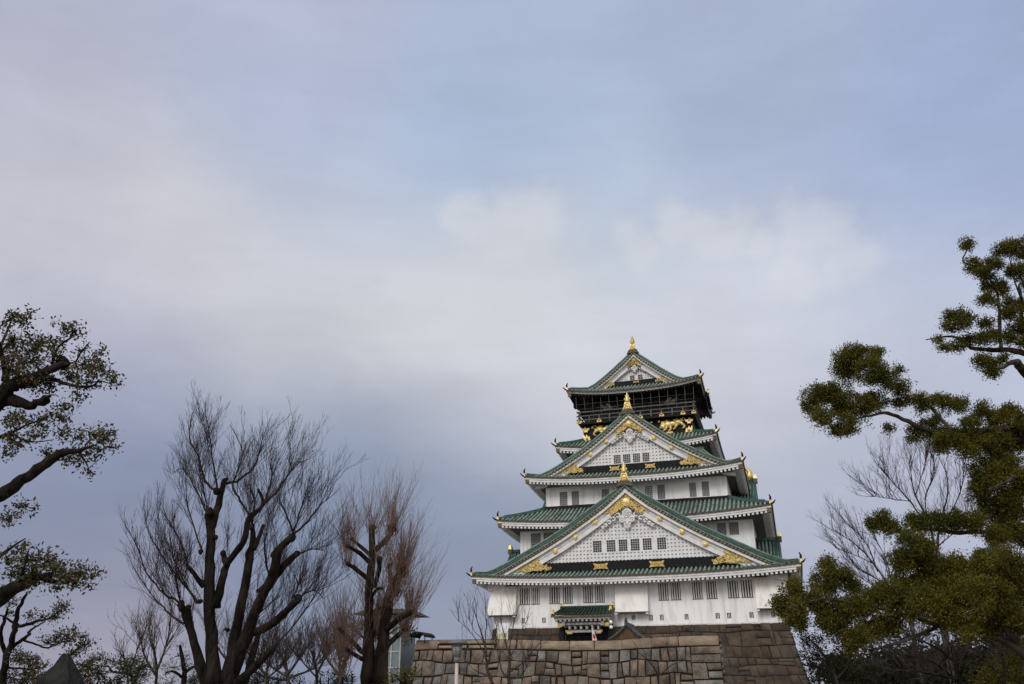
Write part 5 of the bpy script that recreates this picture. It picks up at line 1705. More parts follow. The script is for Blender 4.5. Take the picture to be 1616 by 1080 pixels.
kn = [(262, 340, 40, 24, 0), (356, 345, 56, 34, 0.35), (145, 424, 26, 20, -0.35), (165, 390, 24, 14, -0.2), (145, 510, 28, 20, -0.5), (298, 485, 40, 14, 0.1), (400, 535, 80, 60, 0.45), (345, 520, 30, 14, 0.1), (104, 815, 26, 26, -0.35), (140, 910, 28, 26, -0.4), (442, 742, 46, 46, 0.6), (420, 820, 30, 20, 0.5), (270, 840, 40, 34, 0.0), (340, 680, 50, 24, 0.4), (240, 650, 30, 10, -0.5), (120, 1000, 40, 40, -0.1), (300, 720, 30, 20, 0.1), (380, 650, 40, 20, 0.5)]
for x, y, w, n, lean in kn:
    q = Z2((x, y, w))[0]
    if (x, y) != (120, 1000): p = t.knob(*q, dz=t.rg.uniform(-.4, .4))
    else: p = t.at(q[0], q[1], -1.0)
    for k in range(int(n * 1.9)):
        d = Vector((t.rg.gauss(lean * 0.42, 0.5), t.rg.gauss(0, 0.6), 1.2))
        Ls = t.rg.uniform(0.6, 2.2)
        t.shoot(p + Vector((t.rg.gauss(0, .1), t.rg.gauss(0, .1), t.rg.uniform(-.3, .08))), d, Ls, 0.0085, 2, 0.45, 3, 0.32)
t.finish(None, M['twig_red'])


# -- broadleaf evergreen, left edge, near
t = Tree('evergreen_tree', 'near broadleaf evergreen tree reaching in from the left edge with thick dark limbs', 14.0, 13, M['bark_dark'])
t.trunk.tube([(spot(-90, 1000, 14).x, 14.3, -0.1), (spot(-90, 1000, 14).x + 0.1, 14.2, 1.6), (spot(-75, 800, 14).x, 14.1, spot(-75, 800, 14).z), (spot(-60, 640, 14).x, 14, spot(-60, 640, 14).z), (spot(-20, 560, 14).x, 14, spot(-20, 560, 14).z)], [0.42, 0.34, 0.30, 0.26, 0.16], 12)
for pts in (((-80, 830, 44), (-30, 800, 40), (10, 775, 33), (45, 752, 28), (75, 732, 26), (98, 716, 22), (125, 712, 12), (152, 702, 4)), ((-65, 690, 60), (-10, 640, 52), (15, 612, 40), (50, 597, 28), (92, 577, 18), (110, 574, 8)),
            ((10, 630, 34), (45, 640, 24), (66, 632, 16), (80, 624, 7)), ((80, 598, 14), (105, 606, 9), (140, 611, 6), (158, 602, 4), (178, 608, 2)), ((92, 575, 6), (118, 572, 5), (128, 555, 4), (142, 540, 2)), ((82, 575, 7), (92, 548, 6), (112, 533, 5), (114, 520, 2)),
            ((-5, 560, 10), (8, 530, 6), (18, 505, 4)), ((0, 555, 9), (18, 540, 5), (24, 528, 4)), ((14, 682, 6), (45, 697, 4), (85, 694, 2)), ((-90, 960, 60), (-30, 960, 50), (10, 938, 42), (35, 922, 32), (58, 912, 20), (85, 918, 11), (112, 917, 7), (135, 903, 3)),
            ((30, 918, 8), (40, 890, 6), (45, 868, 3)), ((10, 600, 20), (5, 570, 12), (-2, 540, 8)), ((125, 712, 6), (138, 735, 3), (142, 748, 1.5)), ((-20, 900, 20), (10, 870, 8), (40, 850, 3)), ((-60, 700, 20), (0, 690, 10), (40, 672, 5), (95, 650, 2))):
    t.limb([(x, y, w * 0.6) for x, y, w in pts], wob=0.3)
t.knob(102, 574, 20); t.knob(70, 632, 18); t.knob(75, 912, 16)
for x, y, r in ((10, 505, 18), (42, 505, 14), (20, 545, 22), (60, 545, 20), (84, 540, 12), (100, 515, 15), (118, 522, 12), (50, 570, 22), (85, 560, 18), (108, 592, 18), (140, 575, 20), (160, 580, 17), (176, 600, 12), (145, 602, 14), (122, 620, 13), (80, 605, 18), (40, 590, 24), (160, 556, 9), (130, 552, 9), (60, 600, 20), (15, 580, 22),
                (30, 662, 20), (60, 664, 16), (90, 655, 15), (106, 644, 10), (18, 690, 18), (55, 690, 14), (95, 685, 13), (120, 690, 13), (148, 682, 14), (166, 690, 15), (160, 708, 14), (138, 716, 13), (110, 720, 13), (82, 716, 12), (140, 745, 8), (126, 735, 7), (10, 718, 9), (34, 704, 8), (175, 705, 9),
                (12, 885, 12), (30, 866, 11), (50, 880, 18), (75, 885, 18), (100, 898, 15), (125, 905, 15), (145, 912, 12), (80, 908, 18), (108, 918, 15), (140, 925, 9), (60, 915, 18), (20, 905, 14), (38, 900, 15), (92, 928, 9), (120, 920, 10), (15, 820, 14), (30, 800, 12), (55, 803, 8)):
    t.clump(x, y, r * 1.1, dens=1.3, lumps=5, leaf=0.068, aspect=0.46, tuft=5, hang=0.3, hollow=0.1)
t.finish(M['leaf_broad'])

# -- slender evergreen with open limbs, lower left
t = Tree('slender_tree', 'slender evergreen with forked bare limbs and small leaf tufts behind the standing rock', 18.0, 14, M['bark_dark'])
def Z7(*p): return [(a / 4.91, 860 + b / 4.91, w / 4.91) for a, b, w in p]
for pts in (((15, 1090, 66), (35, 940, 54), (85, 760, 42), (122, 625, 38), (138, 510, 32), (180, 425, 24), (210, 380, 16)), ((90, 800, 26), (170, 735, 28), (232, 690, 22)), ((130, 632, 26), (235, 612, 26), (300, 588, 20), (380, 570, 14), (450, 520, 8)), ((215, 680, 18), (280, 635, 14), (350, 595, 9)),
            ((180, 742, 16), (280, 772, 15), (362, 800, 13), (440, 768, 10), (570, 728, 5)), ((45, 850, 36), (8, 720, 28), (25, 610, 26), (45, 540, 20), (60, 490, 10)), ((120, 610, 22), (50, 570, 14), (0, 545, 10)), ((30, 960, 22), (120, 955, 14), (230, 965, 12), (330, 950, 6)), ((520, 900, 5), (600, 850, 8), (680, 790, 5), (730, 755, 2)), ((560, 930, 5), (640, 925, 6), (720, 930, 3)), ((610, 1060, 10), (680, 1020, 8), (760, 990, 4))):
    t.limb(Z7(*pts), wob=0.4)
t.down(Z7((15, 1088, 70))[0])
t.knob(*Z7((225, 690, 30))[0]); t.knob(*Z7((130, 625, 44))[0])
for x, y, r in ((450, 520, 55), (500, 480, 45), (410, 565, 35), (250, 550, 45), (320, 560, 35), (520, 715, 70), (580, 680, 45), (440, 720, 50), (380, 760, 40), (630, 715, 30), (620, 790, 55), (660, 770, 40), (560, 845, 45), (330, 715, 22), (735, 755, 16), (150, 880, 70), (230, 920, 60), (300, 940, 45), (200, 990, 60), (290, 1020, 60), (120, 850, 40), (260, 880, 40), (180, 1050, 60), (100, 450, 40), (90, 520, 30), (640, 920, 50), (700, 950, 55), (760, 990, 50), (660, 1010, 50), (620, 970, 50), (340, 940, 30), (20, 1040, 40)):
    q = Z7((x, y, r))[0]
    t.clump(q[0], q[1], q[2] * 1.1, dens=1.1, leaf=0.052, aspect=0.5, tuft=6, hollow=0.1)
t.finish(M['leaf_broad'])

# -- trained pine with level branches
t = Tree('pine_tree', 'small trained evergreen with a level branch between the rock and the large bare tree', 24.0, 15, M['bark_dark'])
for pts in (((1040, 1090, 40), (1030, 1030, 30), (1000, 1000, 22), (930, 992, 18), (862, 975, 16), (845, 945, 12), (780, 940, 8), (700, 925, 4)), ((1030, 1040, 24), (1080, 980, 16), (1090, 930, 8)), ((860, 972, 8), (800, 985, 5), (740, 1000, 3))):
    t.limb(Z7(*pts), wob=0.4)
t.down(Z7((1040, 1088, 42))[0])
for x, y, r in ((720, 880, 45), (770, 880, 45), (830, 905, 45), (880, 895, 50), (700, 910, 35), (930, 900, 40), (1000, 930, 75), (1080, 950, 75), (1040, 890, 50), (1100, 1000, 60), (1020, 1010, 60), (1060, 1060, 70), (850, 1060, 32), (910, 1060, 26), (960, 950, 50), (1120, 930, 40)):
    q = Z7((x, y, r))[0]
    t.clump(q[0], q[1], q[2] * 1.05, dens=1.0, leaf=0.06, aspect=0.4, tuft=8, hollow=0.2)
t.finish(M['leaf_pine'])
t = Tree('pine_tree', 'dark green pine with flat needle pads behind the trunk of the large bare tree', 34.0, 16, M['bark_dark'])
t.limb([(290, 1085, 9), (291, 1060, 8), (287, 1035, 6), (284, 1018, 3)]); t.limb([(290, 1064, 5), (306, 1052, 4), (318, 1050, 2)]); t.limb([(289, 1070, 5), (274, 1060, 4), (262, 1062, 2)])
t.down((290, 1084, 10))
for x, y, r in ((281, 1033, 12), (295, 1034, 10), (275, 1052, 13), (292, 1050, 15), (308, 1053, 13), (262, 1062, 12), (270, 1075, 15), (300, 1074, 14), (322, 1052, 8), (250, 1078, 12), (284, 1020, 8), (318, 1076, 12), (262, 1050, 8)):
    t.clump(x, y, r, dens=0.9, leaf=0.11, aspect=0.16, tuft=14, flat=0.6, hollow=0.1)
t.finish(M['leaf_pine'])

# -- far bare trees, low on the left
def far_bare(seed, label, d, stems, n, Ls, mat_, spread=0.5, group='bare trees in the distance on the left', lv=3):
    t = Tree('bare_tree', label, d, seed, M['bark_grey'], group)
    x0 = stems[0][0]
    t.down((x0[0], x0[1], x0[2] * 1.3))
    for pts in stems:
        Q, R = t.limb(pts, (0, t.rg.uniform(-2, 2)))
        t.along(Q, n, 0.25, Ls, 0.018, lv, 0.4 * (1 if pts[-1][0] > pts[0][0] else -1), 0.45, 4, 0.65)
    return t.finish(None, mat_)


far_bare(31, 'thin bare tree with pinkish twigs just left of the large bare trunk', 42, [((246, 1082, 5), (247, 1050, 4), (240, 1015, 2)), ((247, 1060, 4), (262, 1020, 3), (268, 990, 1.5)), ((246, 1066, 4), (228, 1035, 3), (222, 1005, 1.5))], 18, 2.1, M['twig_brown'])
far_bare(32, 'low ruddy bare tree between the trained evergreen and the thin bare tree', 48, [((202, 1082, 4), (200, 1055, 3), (194, 1030, 2)), ((202, 1066, 3), (212, 1040, 2), (216, 1025, 1))], 10, 1.4, M['twig_brown'])
far_bare(33, 'wide bare tree filling the gap between the large bare tree and the pollarded tree', 44, [((455, 1082, 6), (452, 1055, 5), (440, 1028, 2)), ((455, 1064, 5), (475, 1035, 3), (490, 1015, 1.5)), ((453, 1068, 4), (425, 1050, 3), (405, 1030, 1.5)), ((456, 1070, 4), (495, 1055, 2.5), (512, 1035, 1.2)), ((452, 1074, 4), (415, 1068, 2.5), (392, 1055, 1.2))], 24, 1.9, M['twig_dark'])
far_bare(34, 'bare tree showing through the limbs of the large bare tree', 46, [((375, 1082, 5), (372, 1045, 4), (362, 1000, 2)), ((374, 1055, 4), (392, 1015, 3), (402, 975, 1.5)), ((374, 1060, 4), (345, 1025, 3), (330, 990, 1.5))], 20, 2.2, M['twig_brown'])
far_bare(35, 'ruddy bare tree low behind the left shoots of the pollarded tree', 38, [((536, 1082, 6), (537, 1050, 5), (532, 1015, 2)), ((537, 1060, 4), (552, 1030, 3), (556, 1005, 1.5)), ((536, 1066, 4), (516, 1040, 3), (508, 1010, 1.5))], 20, 1.7, M['twig_brown'])

for i, (x, y, w_, h_, d, sd, lab) in enumerate(((60, 1078, 90, 26, 40, 36, 'low dark evergreen bush at the far left behind the slender tree'), (165, 1076, 60, 22, 46, 37, 'low dark evergreen bush right of the standing rock'), (330, 1074, 60, 24, 52, 38, 'low dark evergreen bush behind the trunk of the large bare tree'), (440, 1076, 80, 20, 54, 39, 'low dark evergreen bush under the wide bare tree'), (530, 1076, 60, 24, 50, 40, 'low dark evergreen bush left of the pollarded trunk'))):
    t = Tree('evergreen_bush', lab, d, sd, M['bark_dark'], 'low evergreen bushes on the left', cat='bush')
    for k in range(5):
        xx = x + w_ * (k - 2) / 5
        t.limb([(xx, 1086, 3), (xx + t.rg.uniform(-4, 4), y - h_ * 0.3, 1.6)])
        t.down((xx, 1085, 4))
    for k in range(22):
        t.clump(x + t.rg.uniform(-.5, .5) * w_, y + t.rg.uniform(-.55, .5) * h_, t.rg.uniform(5, 11), dens=0.8, leaf=0.13, aspect=0.42, tuft=7, twig=False)
    t.finish(M['leaf_dull'])
far_bare(91, 'dark twiggy bare tree close left of the pollarded trunk', 40, [((500, 1082, 5), (499, 1056, 4), (492, 1030, 2)), ((500, 1064, 4), (512, 1040, 3), (520, 1018, 1.5)), ((500, 1070, 3), (482, 1050, 2), (470, 1036, 1))], 22, 1.5, M['twig_dark'])
far_bare(92, 'dark twiggy bare tree low under the right limbs of the large bare tree', 38, [((420, 1082, 5), (421, 1058, 4), (428, 1034, 2)), ((420, 1066, 4), (404, 1048, 3), (396, 1030, 1.5)), ((420, 1072, 3), (440, 1056, 2), (452, 1044, 1))], 22, 1.4, M['twig_dark'])

# -- bare saplings in front of the stone wall
def Z6(*p): return [(620 + a / 5.387, 920 + b / 5.387, w / 5.387) for a, b, w in p]
t = Tree('bare_sapling', 'bare sapling with upright branches before the stone wall, nearer the lamp', 24.0, 41, M['bark_grey'], 'bare saplings before the stone wall')
for pts in (((845, 870, 30), (800, 720, 24), (785, 560, 20), (755, 440, 13), (705, 290, 7), (675, 170, 3)), ((795, 620, 13), (720, 500, 8), (640, 400, 5), (555, 320, 2.5)), ((785, 560, 10), (790, 420, 7), (800, 300, 4), (790, 220, 2)), ((825, 800, 14), (720, 755, 10), (660, 710, 7), (630, 640, 4), (600, 560, 2)), ((800, 680, 9), (860, 560, 7), (870, 440, 4), (860, 350, 2)), ((770, 480, 8), (700, 420, 5), (660, 330, 3), (640, 300, 1.5))):
    Q, R = t.limb(Z6(*pts), twig=True, wob=0.6)
    t.along(Q, 8, 0.35, 0.75, 0.006, 2, 0.0, 0.5, 3, 0.5)
t.down(Z6((845, 868, 32))[0]); t.finish(None, M['twig_dark'])
t = Tree('bare_sapling', 'bare sapling before the stone wall, below the notice board and window row', 23.0, 42, M['bark_grey'], 'bare saplings before the stone wall')
for pts in (((985, 870, 34), (990, 700, 26), (985, 600, 20), (960, 500, 13), (930, 380, 7), (905, 270, 3)), ((990, 660, 13), (1040, 540, 10), (1090, 420, 6), (1180, 250, 2)), ((985, 580, 9), (1010, 440, 6), (1030, 330, 3), (1025, 250, 1.5)), ((985, 800, 14), (930, 760, 10), (900, 640, 7), (880, 520, 3)), ((995, 760, 12), (1090, 690, 9), (1150, 640, 5), (1200, 560, 2)), ((980, 640, 8), (910, 560, 6), (860, 470, 3)), ((1000, 820, 12), (1080, 800, 9), (1130, 730, 5), (1180, 700, 2))):
    Q, R = t.limb(Z6(*pts), twig=True, wob=0.6)
    t.along(Q, 8, 0.35, 0.75, 0.006, 2, 0.0, 0.5, 3, 0.5)
t.down(Z6((985, 868, 36))[0]); t.finish(None, M['twig_dark'])
t = Tree('bare_sapling', 'thin leaning bare sapling low before the right half of the stone wall', 22.0, 43, M['bark_grey'], 'bare saplings before the stone wall')
for pts in (((1040, 1085, 3), (1035, 1060, 2.4), (1020, 1040, 1.5), (1000, 1025, .6)), ((1037, 1070, 2), (1060, 1050, 1.5), (1085, 1042, .7)), ((1036, 1062, 1.5), (1042, 1040, 1), (1050, 1022, .5))):
    Q, R = t.limb(pts, twig=True, wob=0.6)
    t.along(Q, 7, 0.2, 0.6, 0.004, 2, 0.0, 0.3, 3, 0.6)
t.down((1040, 1084, 3)); t.finish(None, M['twig_dark'])

# -- leafy shrub between pollard and wall, and leafy growth round the tower
t = Tree('leafy_shrub', 'yellow green leafy shrub at the left foot of the stone wall', 26.0, 51, M['bark_grey'], cat='shrub')
t.limb([(640, 1085, 5), (640, 1074, 4), (636, 1066, 2)]); t.limb([(641, 1082, 4), (652, 1070, 2)]); t.limb([(639, 1082, 4), (626, 1070, 2)]); t.down((640, 1084, 6))
for x, y, r in ((628, 1066, 12), (640, 1062, 11), (652, 1064, 10), (656, 1058, 6), (632, 1078, 12), (648, 1076, 11), (620, 1074, 10), (610, 1080, 8)):
    t.clump(x, y, r, dens=1.0, leaf=0.075, aspect=0.36, tuft=8, hollow=0.2)
t.finish(M['leaf_fine'])
t = Tree('evergreen_tree', 'sparse evergreen showing behind the pollarded trunk by the lift tower', 44.0, 52, M['bark_grey'])
t.limb([(588, 1085, 6), (590, 1040, 5), (585, 1000, 3), (575, 985, 2)]); t.limb([(590, 1030, 4), (615, 1000, 3), (640, 985, 1.5)]); t.limb([(588, 1020, 4), (565, 1000, 3), (548, 988, 1.5)]); t.down((588, 1084, 7))
for x, y, r in ((552, 988, 12), (566, 995, 12), (545, 1000, 8), (575, 985, 9), (640, 988, 12), (648, 996, 10), (632, 1000, 10), (600, 1000, 10), (610, 975, 8), (640, 1012, 10)):
    t.clump(x, y, r, dens=0.9, leaf=0.1, aspect=0.4, tuft=7, hollow=0.1)
t.finish(M['leaf_pine'])


# -- great evergreen, right edge
t = Tree('evergreen_tree', 'great evergreen at the right edge with a long level limb of rounded leafy clumps', 17.0, 61, M['bark_grey'])
def Z3(*p): return [(1250 + a / 3.178, 360 + b / 3.178, w / 3.178) for a, b, w in p]
def Z4(*p): return [(1200 + a / 2.6995, 680 + b / 2.6995, w / 2.6995) for a, b, w in p]
bx = spot(1760, 1000, 17).x
t.trunk.tube([(bx, 17.6, -0.1), (bx - 0.1, 17.5, 2.0), (spot(1720, 800, 17).x, 17.3, spot(1720, 800, 17).z), (spot(1690, 620, 17).x, 17.1, spot(1690, 620, 17).z), (spot(1650, 500, 17).x, 17, spot(1650, 500, 17).z), (spot(1640, 400, 17).x, 17, spot(1640, 400, 17).z)], [0.5, 0.42, 0.36, 0.3, 0.2, 0.08], 12)
for pts in (((1420, 960, 60), (1280, 980, 40), (1163, 990, 30), (1000, 1010, 25), (870, 1022, 22), (700, 1015, 24), (580, 970, 22), (480, 930, 18), (400, 940, 10), (290, 965, 5)), ((600, 850, 10), (680, 890, 16), (730, 940, 18), (800, 1020, 18)), ((1400, 820, 70), (1240, 800, 50), (1150, 700, 42), (1115, 670, 30), (1050, 700, 14), (1010, 700, 6)),
            ((1400, 760, 60), (1260, 650, 40), (1163, 630, 32), (1090, 608, 28), (1000, 612, 24), (900, 600, 20), (835, 552, 14), (760, 545, 9), (670, 561, 5)), ((1050, 605, 20), (1040, 500, 18), (1038, 390, 14), (1010, 280, 10), (930, 200, 10), (858, 166, 8), (884, 100, 6)),
            ((1190, 640, 30), (1155, 500, 22), (1150, 360, 15), (1138, 285, 9)), ((1150, 360, 10), (1110, 250, 6), (1090, 150, 3)), ((1390, 1150, 50), (1250, 1080, 30), (1120, 1060, 18), (1000, 1060, 8))):
    t.limb(Z3(*pts), wob=0.3)
for pts in (((1240, 260, 30), (1100, 195, 18), (1060, 210, 14), (980, 250, 6)), ((1260, 420, 40), (1100, 440, 26), (950, 430, 20), (850, 435, 18), (720, 420, 16), (590, 430, 13), (445, 403, 6)), ((1200, 20, 20), (1000, 50, 10), (930, 70, 5))):
    t.limb(Z4(*pts), wob=0.3)
CL = dict(leaf=0.047, aspect=0.4, tuft=12)
for x, y, r in ((270, 650, 60), (330, 625, 50), (420, 640, 50), (290, 720, 75), (400, 720, 75), (460, 760, 65), (115, 840, 62), (195, 830, 72), (95, 900, 45), (165, 950, 58), (250, 890, 78), (290, 990, 55), (350, 900, 65), (420, 870, 55), (225, 1020, 36), (490, 1005, 26), (540, 715, 22), (545, 800, 42), (560, 880, 45), (660, 870, 55), (760, 875, 55), (850, 890, 50), (700, 975, 42), (620, 1030, 52), (780, 1030, 46), (950, 925, 50), (1030, 965, 64), (1085, 915, 42), (1140, 960, 48), (900, 995, 55), (1000, 1040, 56), (1100, 1040, 58), (760, 1075, 55), (860, 1070, 50), (1180, 1000, 60),
                (880, 80, 36), (908, 190, 44), (960, 225, 42), (1010, 180, 42), (1050, 120, 45), (1110, 90, 45), (1150, 130, 42), (1000, 285, 50), (1050, 310, 36), (990, 360, 42), (1110, 215, 36), (1150, 225, 45), (820, 445, 50), (862, 470, 46), (800, 500, 34), (830, 590, 34), (765, 600, 28), (740, 565, 22), (900, 555, 40), (960, 560, 40), (980, 480, 36), (1020, 545, 36), (1080, 380, 36), (1100, 430, 46), (1150, 500, 50), (1090, 550, 38), (950, 680, 40), (1015, 690, 46), (1000, 735, 30), (1060, 650, 26), (1155, 400, 40), (1190, 300, 40), (1170, 560, 40)):
    q = Z3((x, y, r))[0]; t.clump(q[0], q[1], q[2] * 1.12, dens=4.2, lumps=12, **CL)
for x, y, r in ((960, 40, 70), (800, 55, 50), (880, 85, 45), (1000, 40, 60), (1090, 40, 60), (760, 20, 40), (990, 115, 60), (970, 180, 72), (1050, 150, 55), (935, 230, 52), (1050, 260, 82), (970, 330, 72), (1090, 350, 82), (895, 385, 58), (820, 392, 50), (740, 392, 46), (690, 390, 44), (640, 392, 36), (535, 395, 48), (490, 400, 38), (560, 420, 36), (1050, 420, 72), (1110, 440, 60), (1000, 450, 50), (1100, 200, 60)):
    q = Z4((x, y, r))[0]; t.clump(q[0], q[1], q[2] * 1.12, dens=4.2, lumps=12, **CL)
t.finish(M['leaf_fine'])

# -- lower evergreen in front of it
t = Tree('evergreen_tree', 'dense olive evergreen low on the right, its left clumps covering the corner of the castle', 14.5, 62, M['bark_grey'])
for pts in (((1180, 1000, 50), (1050, 900, 34), (900, 850, 26), (760, 830, 22), (640, 790, 16), (500, 800, 12), (400, 860, 8), (365, 885, 5)), ((760, 830, 18), (600, 900, 14), (470, 935, 8)), ((1100, 900, 30), (900, 700, 20), (700, 640, 14), (640, 520, 8)), ((640, 790, 14), (420, 740, 10), (250, 720, 8), (120, 760, 5)), ((330, 730, 8), (300, 640, 6), (290, 570, 3))):
    t.limb(Z4(*pts), wob=0.3)
bx = spot(1650, 1060, 14.5)
t.trunk.tube([(bx.x, 14.6, -0.1), (bx.x, 14.6, 1.0), (spot(1637, 1050, 14.5).x, 14.5, spot(1637, 1050, 14.5).z)], [0.3, 0.25, 0.22], 10)
for x, y, r in ((640, 490, 62), (690, 500, 45), (600, 560, 55), (680, 560, 62), (760, 600, 62), (850, 600, 66), (960, 600, 80), (1060, 580, 80), (1000, 540, 50), (300, 590, 52), (265, 650, 52), (345, 640, 52), (395, 680, 42), (140, 675, 42), (85, 745, 44), (150, 770, 52), (225, 720, 52), (115, 800, 36), (300, 760, 62), (400, 760, 72), (500, 730, 72), (600, 720, 72), (700, 750, 72), (800, 760, 72), (900, 720, 82), (1000, 700, 82), (1090, 700, 72), (330, 850, 52), (400, 880, 52), (470, 850, 52), (375, 930, 34), (550, 820, 60), (280, 830, 36), (860, 830, 62), (950, 840, 60), (1050, 780, 60), (1100, 820, 60), (720, 660, 60), (620, 640, 50), (550, 690, 50), (1110, 640, 60), (180, 830, 30), (880, 640, 60), (780, 690, 60)):
    q = Z4((x, y, r))[0]; t.clump(q[0], q[1], q[2] * 1.2, dens=4.2, leaf=0.043, aspect=0.4, tuft=12, lumps=15)
t.finish(M['leaf_fine'])

# -- thin grey green tree beside the keep's base
t = Tree('evergreen_tree', 'thin grey green tree beside the right slope of the dark stone base', 30.0, 63, M['bark_grey'])
for pts in (((330, 1090, 20), (300, 1000, 14), (250, 930, 9), (200, 880, 4)), ((310, 1030, 10), (240, 1000, 7), (190, 960, 3)), ((320, 1060, 12), (380, 1000, 8), (430, 960, 3))):
    t.limb(Z4(*pts))
t.down(Z4((330, 1088, 22))[0])
for x, y, r in ((195, 895, 50), (235, 950, 50), (190, 960, 36), (210, 1010, 36), (270, 1030, 50), (340, 1040, 50), (390, 1000, 46), (290, 980, 46), (430, 1050, 50), (250, 890, 40), (230, 1060, 40), (460, 990, 40), (330, 960, 40)):
    q = Z4((x, y, r))[0]; t.clump(q[0], q[1], q[2], dens=1.25, leaf=0.085, aspect=0.36, tuft=7, hollow=0.05)
t.finish(M['leaf_dull'])

# -- bare tree behind, right
t = Tree('bare_tree', 'grey bare tree with branching crown behind the right hand evergreens', 40.0, 64, M['bark_grey'], None)
for pts in (((750, 700, 22), (742, 560, 18), (722, 400, 14), (655, 260, 8), (635, 130, 3)), ((748, 560, 14), (765, 400, 12), (800, 260, 7), (780, 120, 3)), ((730, 430, 10), (645, 310, 8), (560, 215, 5), (500, 150, 2)), ((765, 430, 9), (850, 270, 6), (870, 140, 2)), ((660, 280, 6), (690, 180, 4), (710, 90, 2)), ((725, 400, 8), (700, 290, 6), (740, 180, 3), (735, 100, 1.5)), ((640, 300, 5), (560, 290, 3), (480, 280, 1.5)), ((750, 500, 8), (830, 430, 5), (900, 380, 2))):
    Q, R = t.limb([(x, y, w * 0.72) for x, y, w in Z4(*pts)], wob=0.6)
    t.along(Q, 22, 0.2, 1.7, 0.014, 3, 0.2 * (1 if pts[-1][0] > pts[0][0] else -1), 0.35, 4, 0.6)
t.down(Z4((750, 700, 24))[0]); t.finish(None, M['twig_black'])
t = Tree('bare_tree', 'leaning bare tree spreading left over the olive evergreen on the right', 36.0, 65, M['bark_grey'], None)
for pts in (((640, 800, 16), (560, 680, 12), (480, 565, 9), (400, 480, 6), (300, 420, 2)), ((545, 660, 9), (430, 592, 6), (345, 535, 2)), ((500, 600, 8), (450, 480, 5), (360, 385, 2)), ((560, 680, 8), (540, 560, 5), (480, 440, 2)), ((480, 565, 6), (400, 530, 4), (320, 500, 1.5)), ((600, 740, 8), (480, 660, 5), (400, 610, 2))):
    Q, R = t.limb([(x, y, w * 0.72) for x, y, w in Z4(*pts)], wob=0.6)
    t.along(Q, 17, 0.2, 1.3, 0.012, 3, -0.5, 0.3, 4, 0.55)
t.down(Z4((640, 800, 18))[0]); t.finish(None, M['twig_black'])

# -- undergrowth in the shade, lower right
for i, (seed, lab, d, stems) in enumerate(((71, 'leafless shrub with dark tangled branches under the olive evergreen', 21.0, [((850, 1090, 18), (820, 980, 14), (700, 900, 8), (560, 880, 3)), ((860, 1090, 14), (760, 1000, 10), (640, 960, 6), (470, 940, 2)), ((850, 1040, 10), (880, 940, 8), (900, 850, 3)), ((850, 1060, 10), (740, 1040, 7), (640, 1020, 3)), ((800, 960, 8), (800, 880, 5), (780, 800, 2))]),
                                           (72, 'pale stemmed bare shrub at the lower right in front of the green bush', 19.0, [((1040, 1090, 14), (1030, 950, 10), (1000, 830, 6), (980, 780, 2)), ((1035, 980, 8), (1060, 860, 6), (1050, 790, 2)), ((1125, 860, 12), (1060, 830, 8), (1020, 790, 2)), ((1040, 1060, 8), (960, 980, 5), (920, 930, 2))]),
                                           (73, 'leafless shrub in the shade beside the thin grey green tree', 25.0, [((620, 1090, 12), (600, 1000, 9), (560, 930, 5), (520, 900, 2)), ((620, 1050, 8), (520, 1010, 5), (440, 1000, 2)), ((610, 1020, 8), (660, 950, 5), (680, 880, 2)), ((620, 1070, 8), (700, 1040, 5), (760, 1000, 2))]))):
    t = Tree('bare_shrub', lab, d, seed, M['bark_grey'] if seed == 72 else M['bark_dark'], 'bare shrubs in the shade of the evergreens', cat='shrub')
    for pts in stems:
        Q, R = t.limb(Z4(*pts), wob=0.5)
        t.along(Q, 16, 0.2, 1.0, 0.008, 3, 0.0, 0.1, 4, 0.8)
    x = stems[0][0]; t.down(Z4(x)[0]); t.finish(None, M['twig_dark'])
t = Tree('green_bush', 'low bright green bush at the bottom right corner', 20.0, 74, M['bark_grey'], cat='bush')
t.limb([(1600, 1090, 6), (1598, 1065, 4), (1590, 1045, 2)]); t.down((1600, 1088, 7))
for x, y, r in ((1590, 1040, 22), (1612, 1036, 22), (1570, 1056, 20), (1600, 1060, 24), (1555, 1072, 18), (1580, 1075, 22), (1612, 1075, 20), (1545, 1080, 14), (1605, 1020, 14)):
    t.clump(x, y, r, dens=1.2, leaf=0.06, aspect=0.4, tuft=10)
t.finish(M['leaf_fine'])
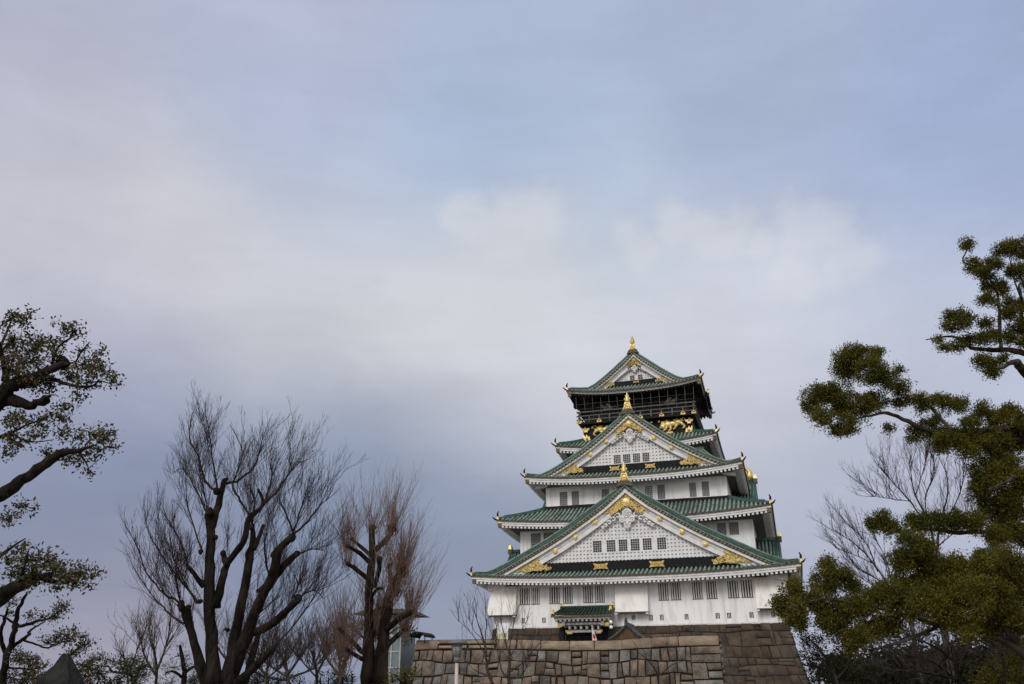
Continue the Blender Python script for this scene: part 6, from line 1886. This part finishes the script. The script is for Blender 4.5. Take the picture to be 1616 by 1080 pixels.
# clipped hedge behind everything on the right, and far woods closing the horizon
t = Tree('hedge', 'long dark hedge far under the trees at the lower right', 33.0, 75, M['bark_dark'], cat='hedge')
for x in range(1290, 1720, 30):
    t.limb([(x, 1095, 4), (x + 3, 1075, 3), (x - 2, 1045, 2)])
    t.down((x, 1094, 5))
for x in range(1290, 1720, 17):
    for y in (1000, 1018, 1036, 1054, 1072):
        if y < 1010 and x < 1330: continue
        if x < 1310 and y < 1050: continue
        t.clump(x + t.rg.uniform(-8, 8), y + t.rg.uniform(-6, 6), 17, dens=0.35, leaf=0.16, aspect=0.45, tuft=8, dz=t.rg.uniform(-1, 2), twig=False)
t.finish(M['leaf_dull'])


def wood(name, label, az0, az1, d, h, seed, leafmat, n):
    """distant woods as one mass of leaf clumps on trunks"""
    t = Tree(name, label, d, seed, M['bark_dark'], cat='woods', foot=(math.sin(math.radians((az0 + az1) / 2)) * d, math.cos(math.radians((az0 + az1) / 2)) * d, 0))
    g = t.np
    for k in range(n):
        a = math.radians(lerp(az0, az1, (k + t.rg.random()) / n)); dd = d * t.rg.uniform(0.92, 1.15)
        x, y = math.sin(a) * dd, math.cos(a) * dd; hh = h * t.rg.uniform(0.6, 1.0)
        t.trunk.tube([(x, y, -0.8), (x, y, hh * 0.6)], [0.25, 0.12], 6)
        nl = 900
        v = g.normal(size=(nl, 3)); v /= np.linalg.norm(v, axis=1, keepdims=True)
        r = g.uniform(0.5, 1.0, size=(nl, 1)) * np.array([h * 0.42, h * 0.42, hh * 0.42])
        base = np.array([x, y, hh * 0.58]) + v * r * (1 + 0.2 * np.sin(v[:, :1] * 7 + k) + 0.2 * np.sin(v[:, 2:] * 6 + k))
        dvec = g.normal(size=(nl, 3)); dvec /= np.linalg.norm(dvec, axis=1, keepdims=True)
        sd_ = np.cross(dvec, g.normal(size=(nl, 3))); sd_ /= np.linalg.norm(sd_, axis=1, keepdims=True)
        Lf = 0.7
        t.leaves.append(np.stack([base, base + dvec * Lf * .5 + sd_ * Lf * .25, base + dvec * Lf, base + dvec * Lf * .5 - sd_ * Lf * .25], axis=1))
    e = t.finish(leafmat); e['kind'] = 'stuff'
    return e


wood('far_woods', 'distant dark woods behind the trees on the right', 20, 44, 90, 6.5, 81, M['leaf_dull'], 26)
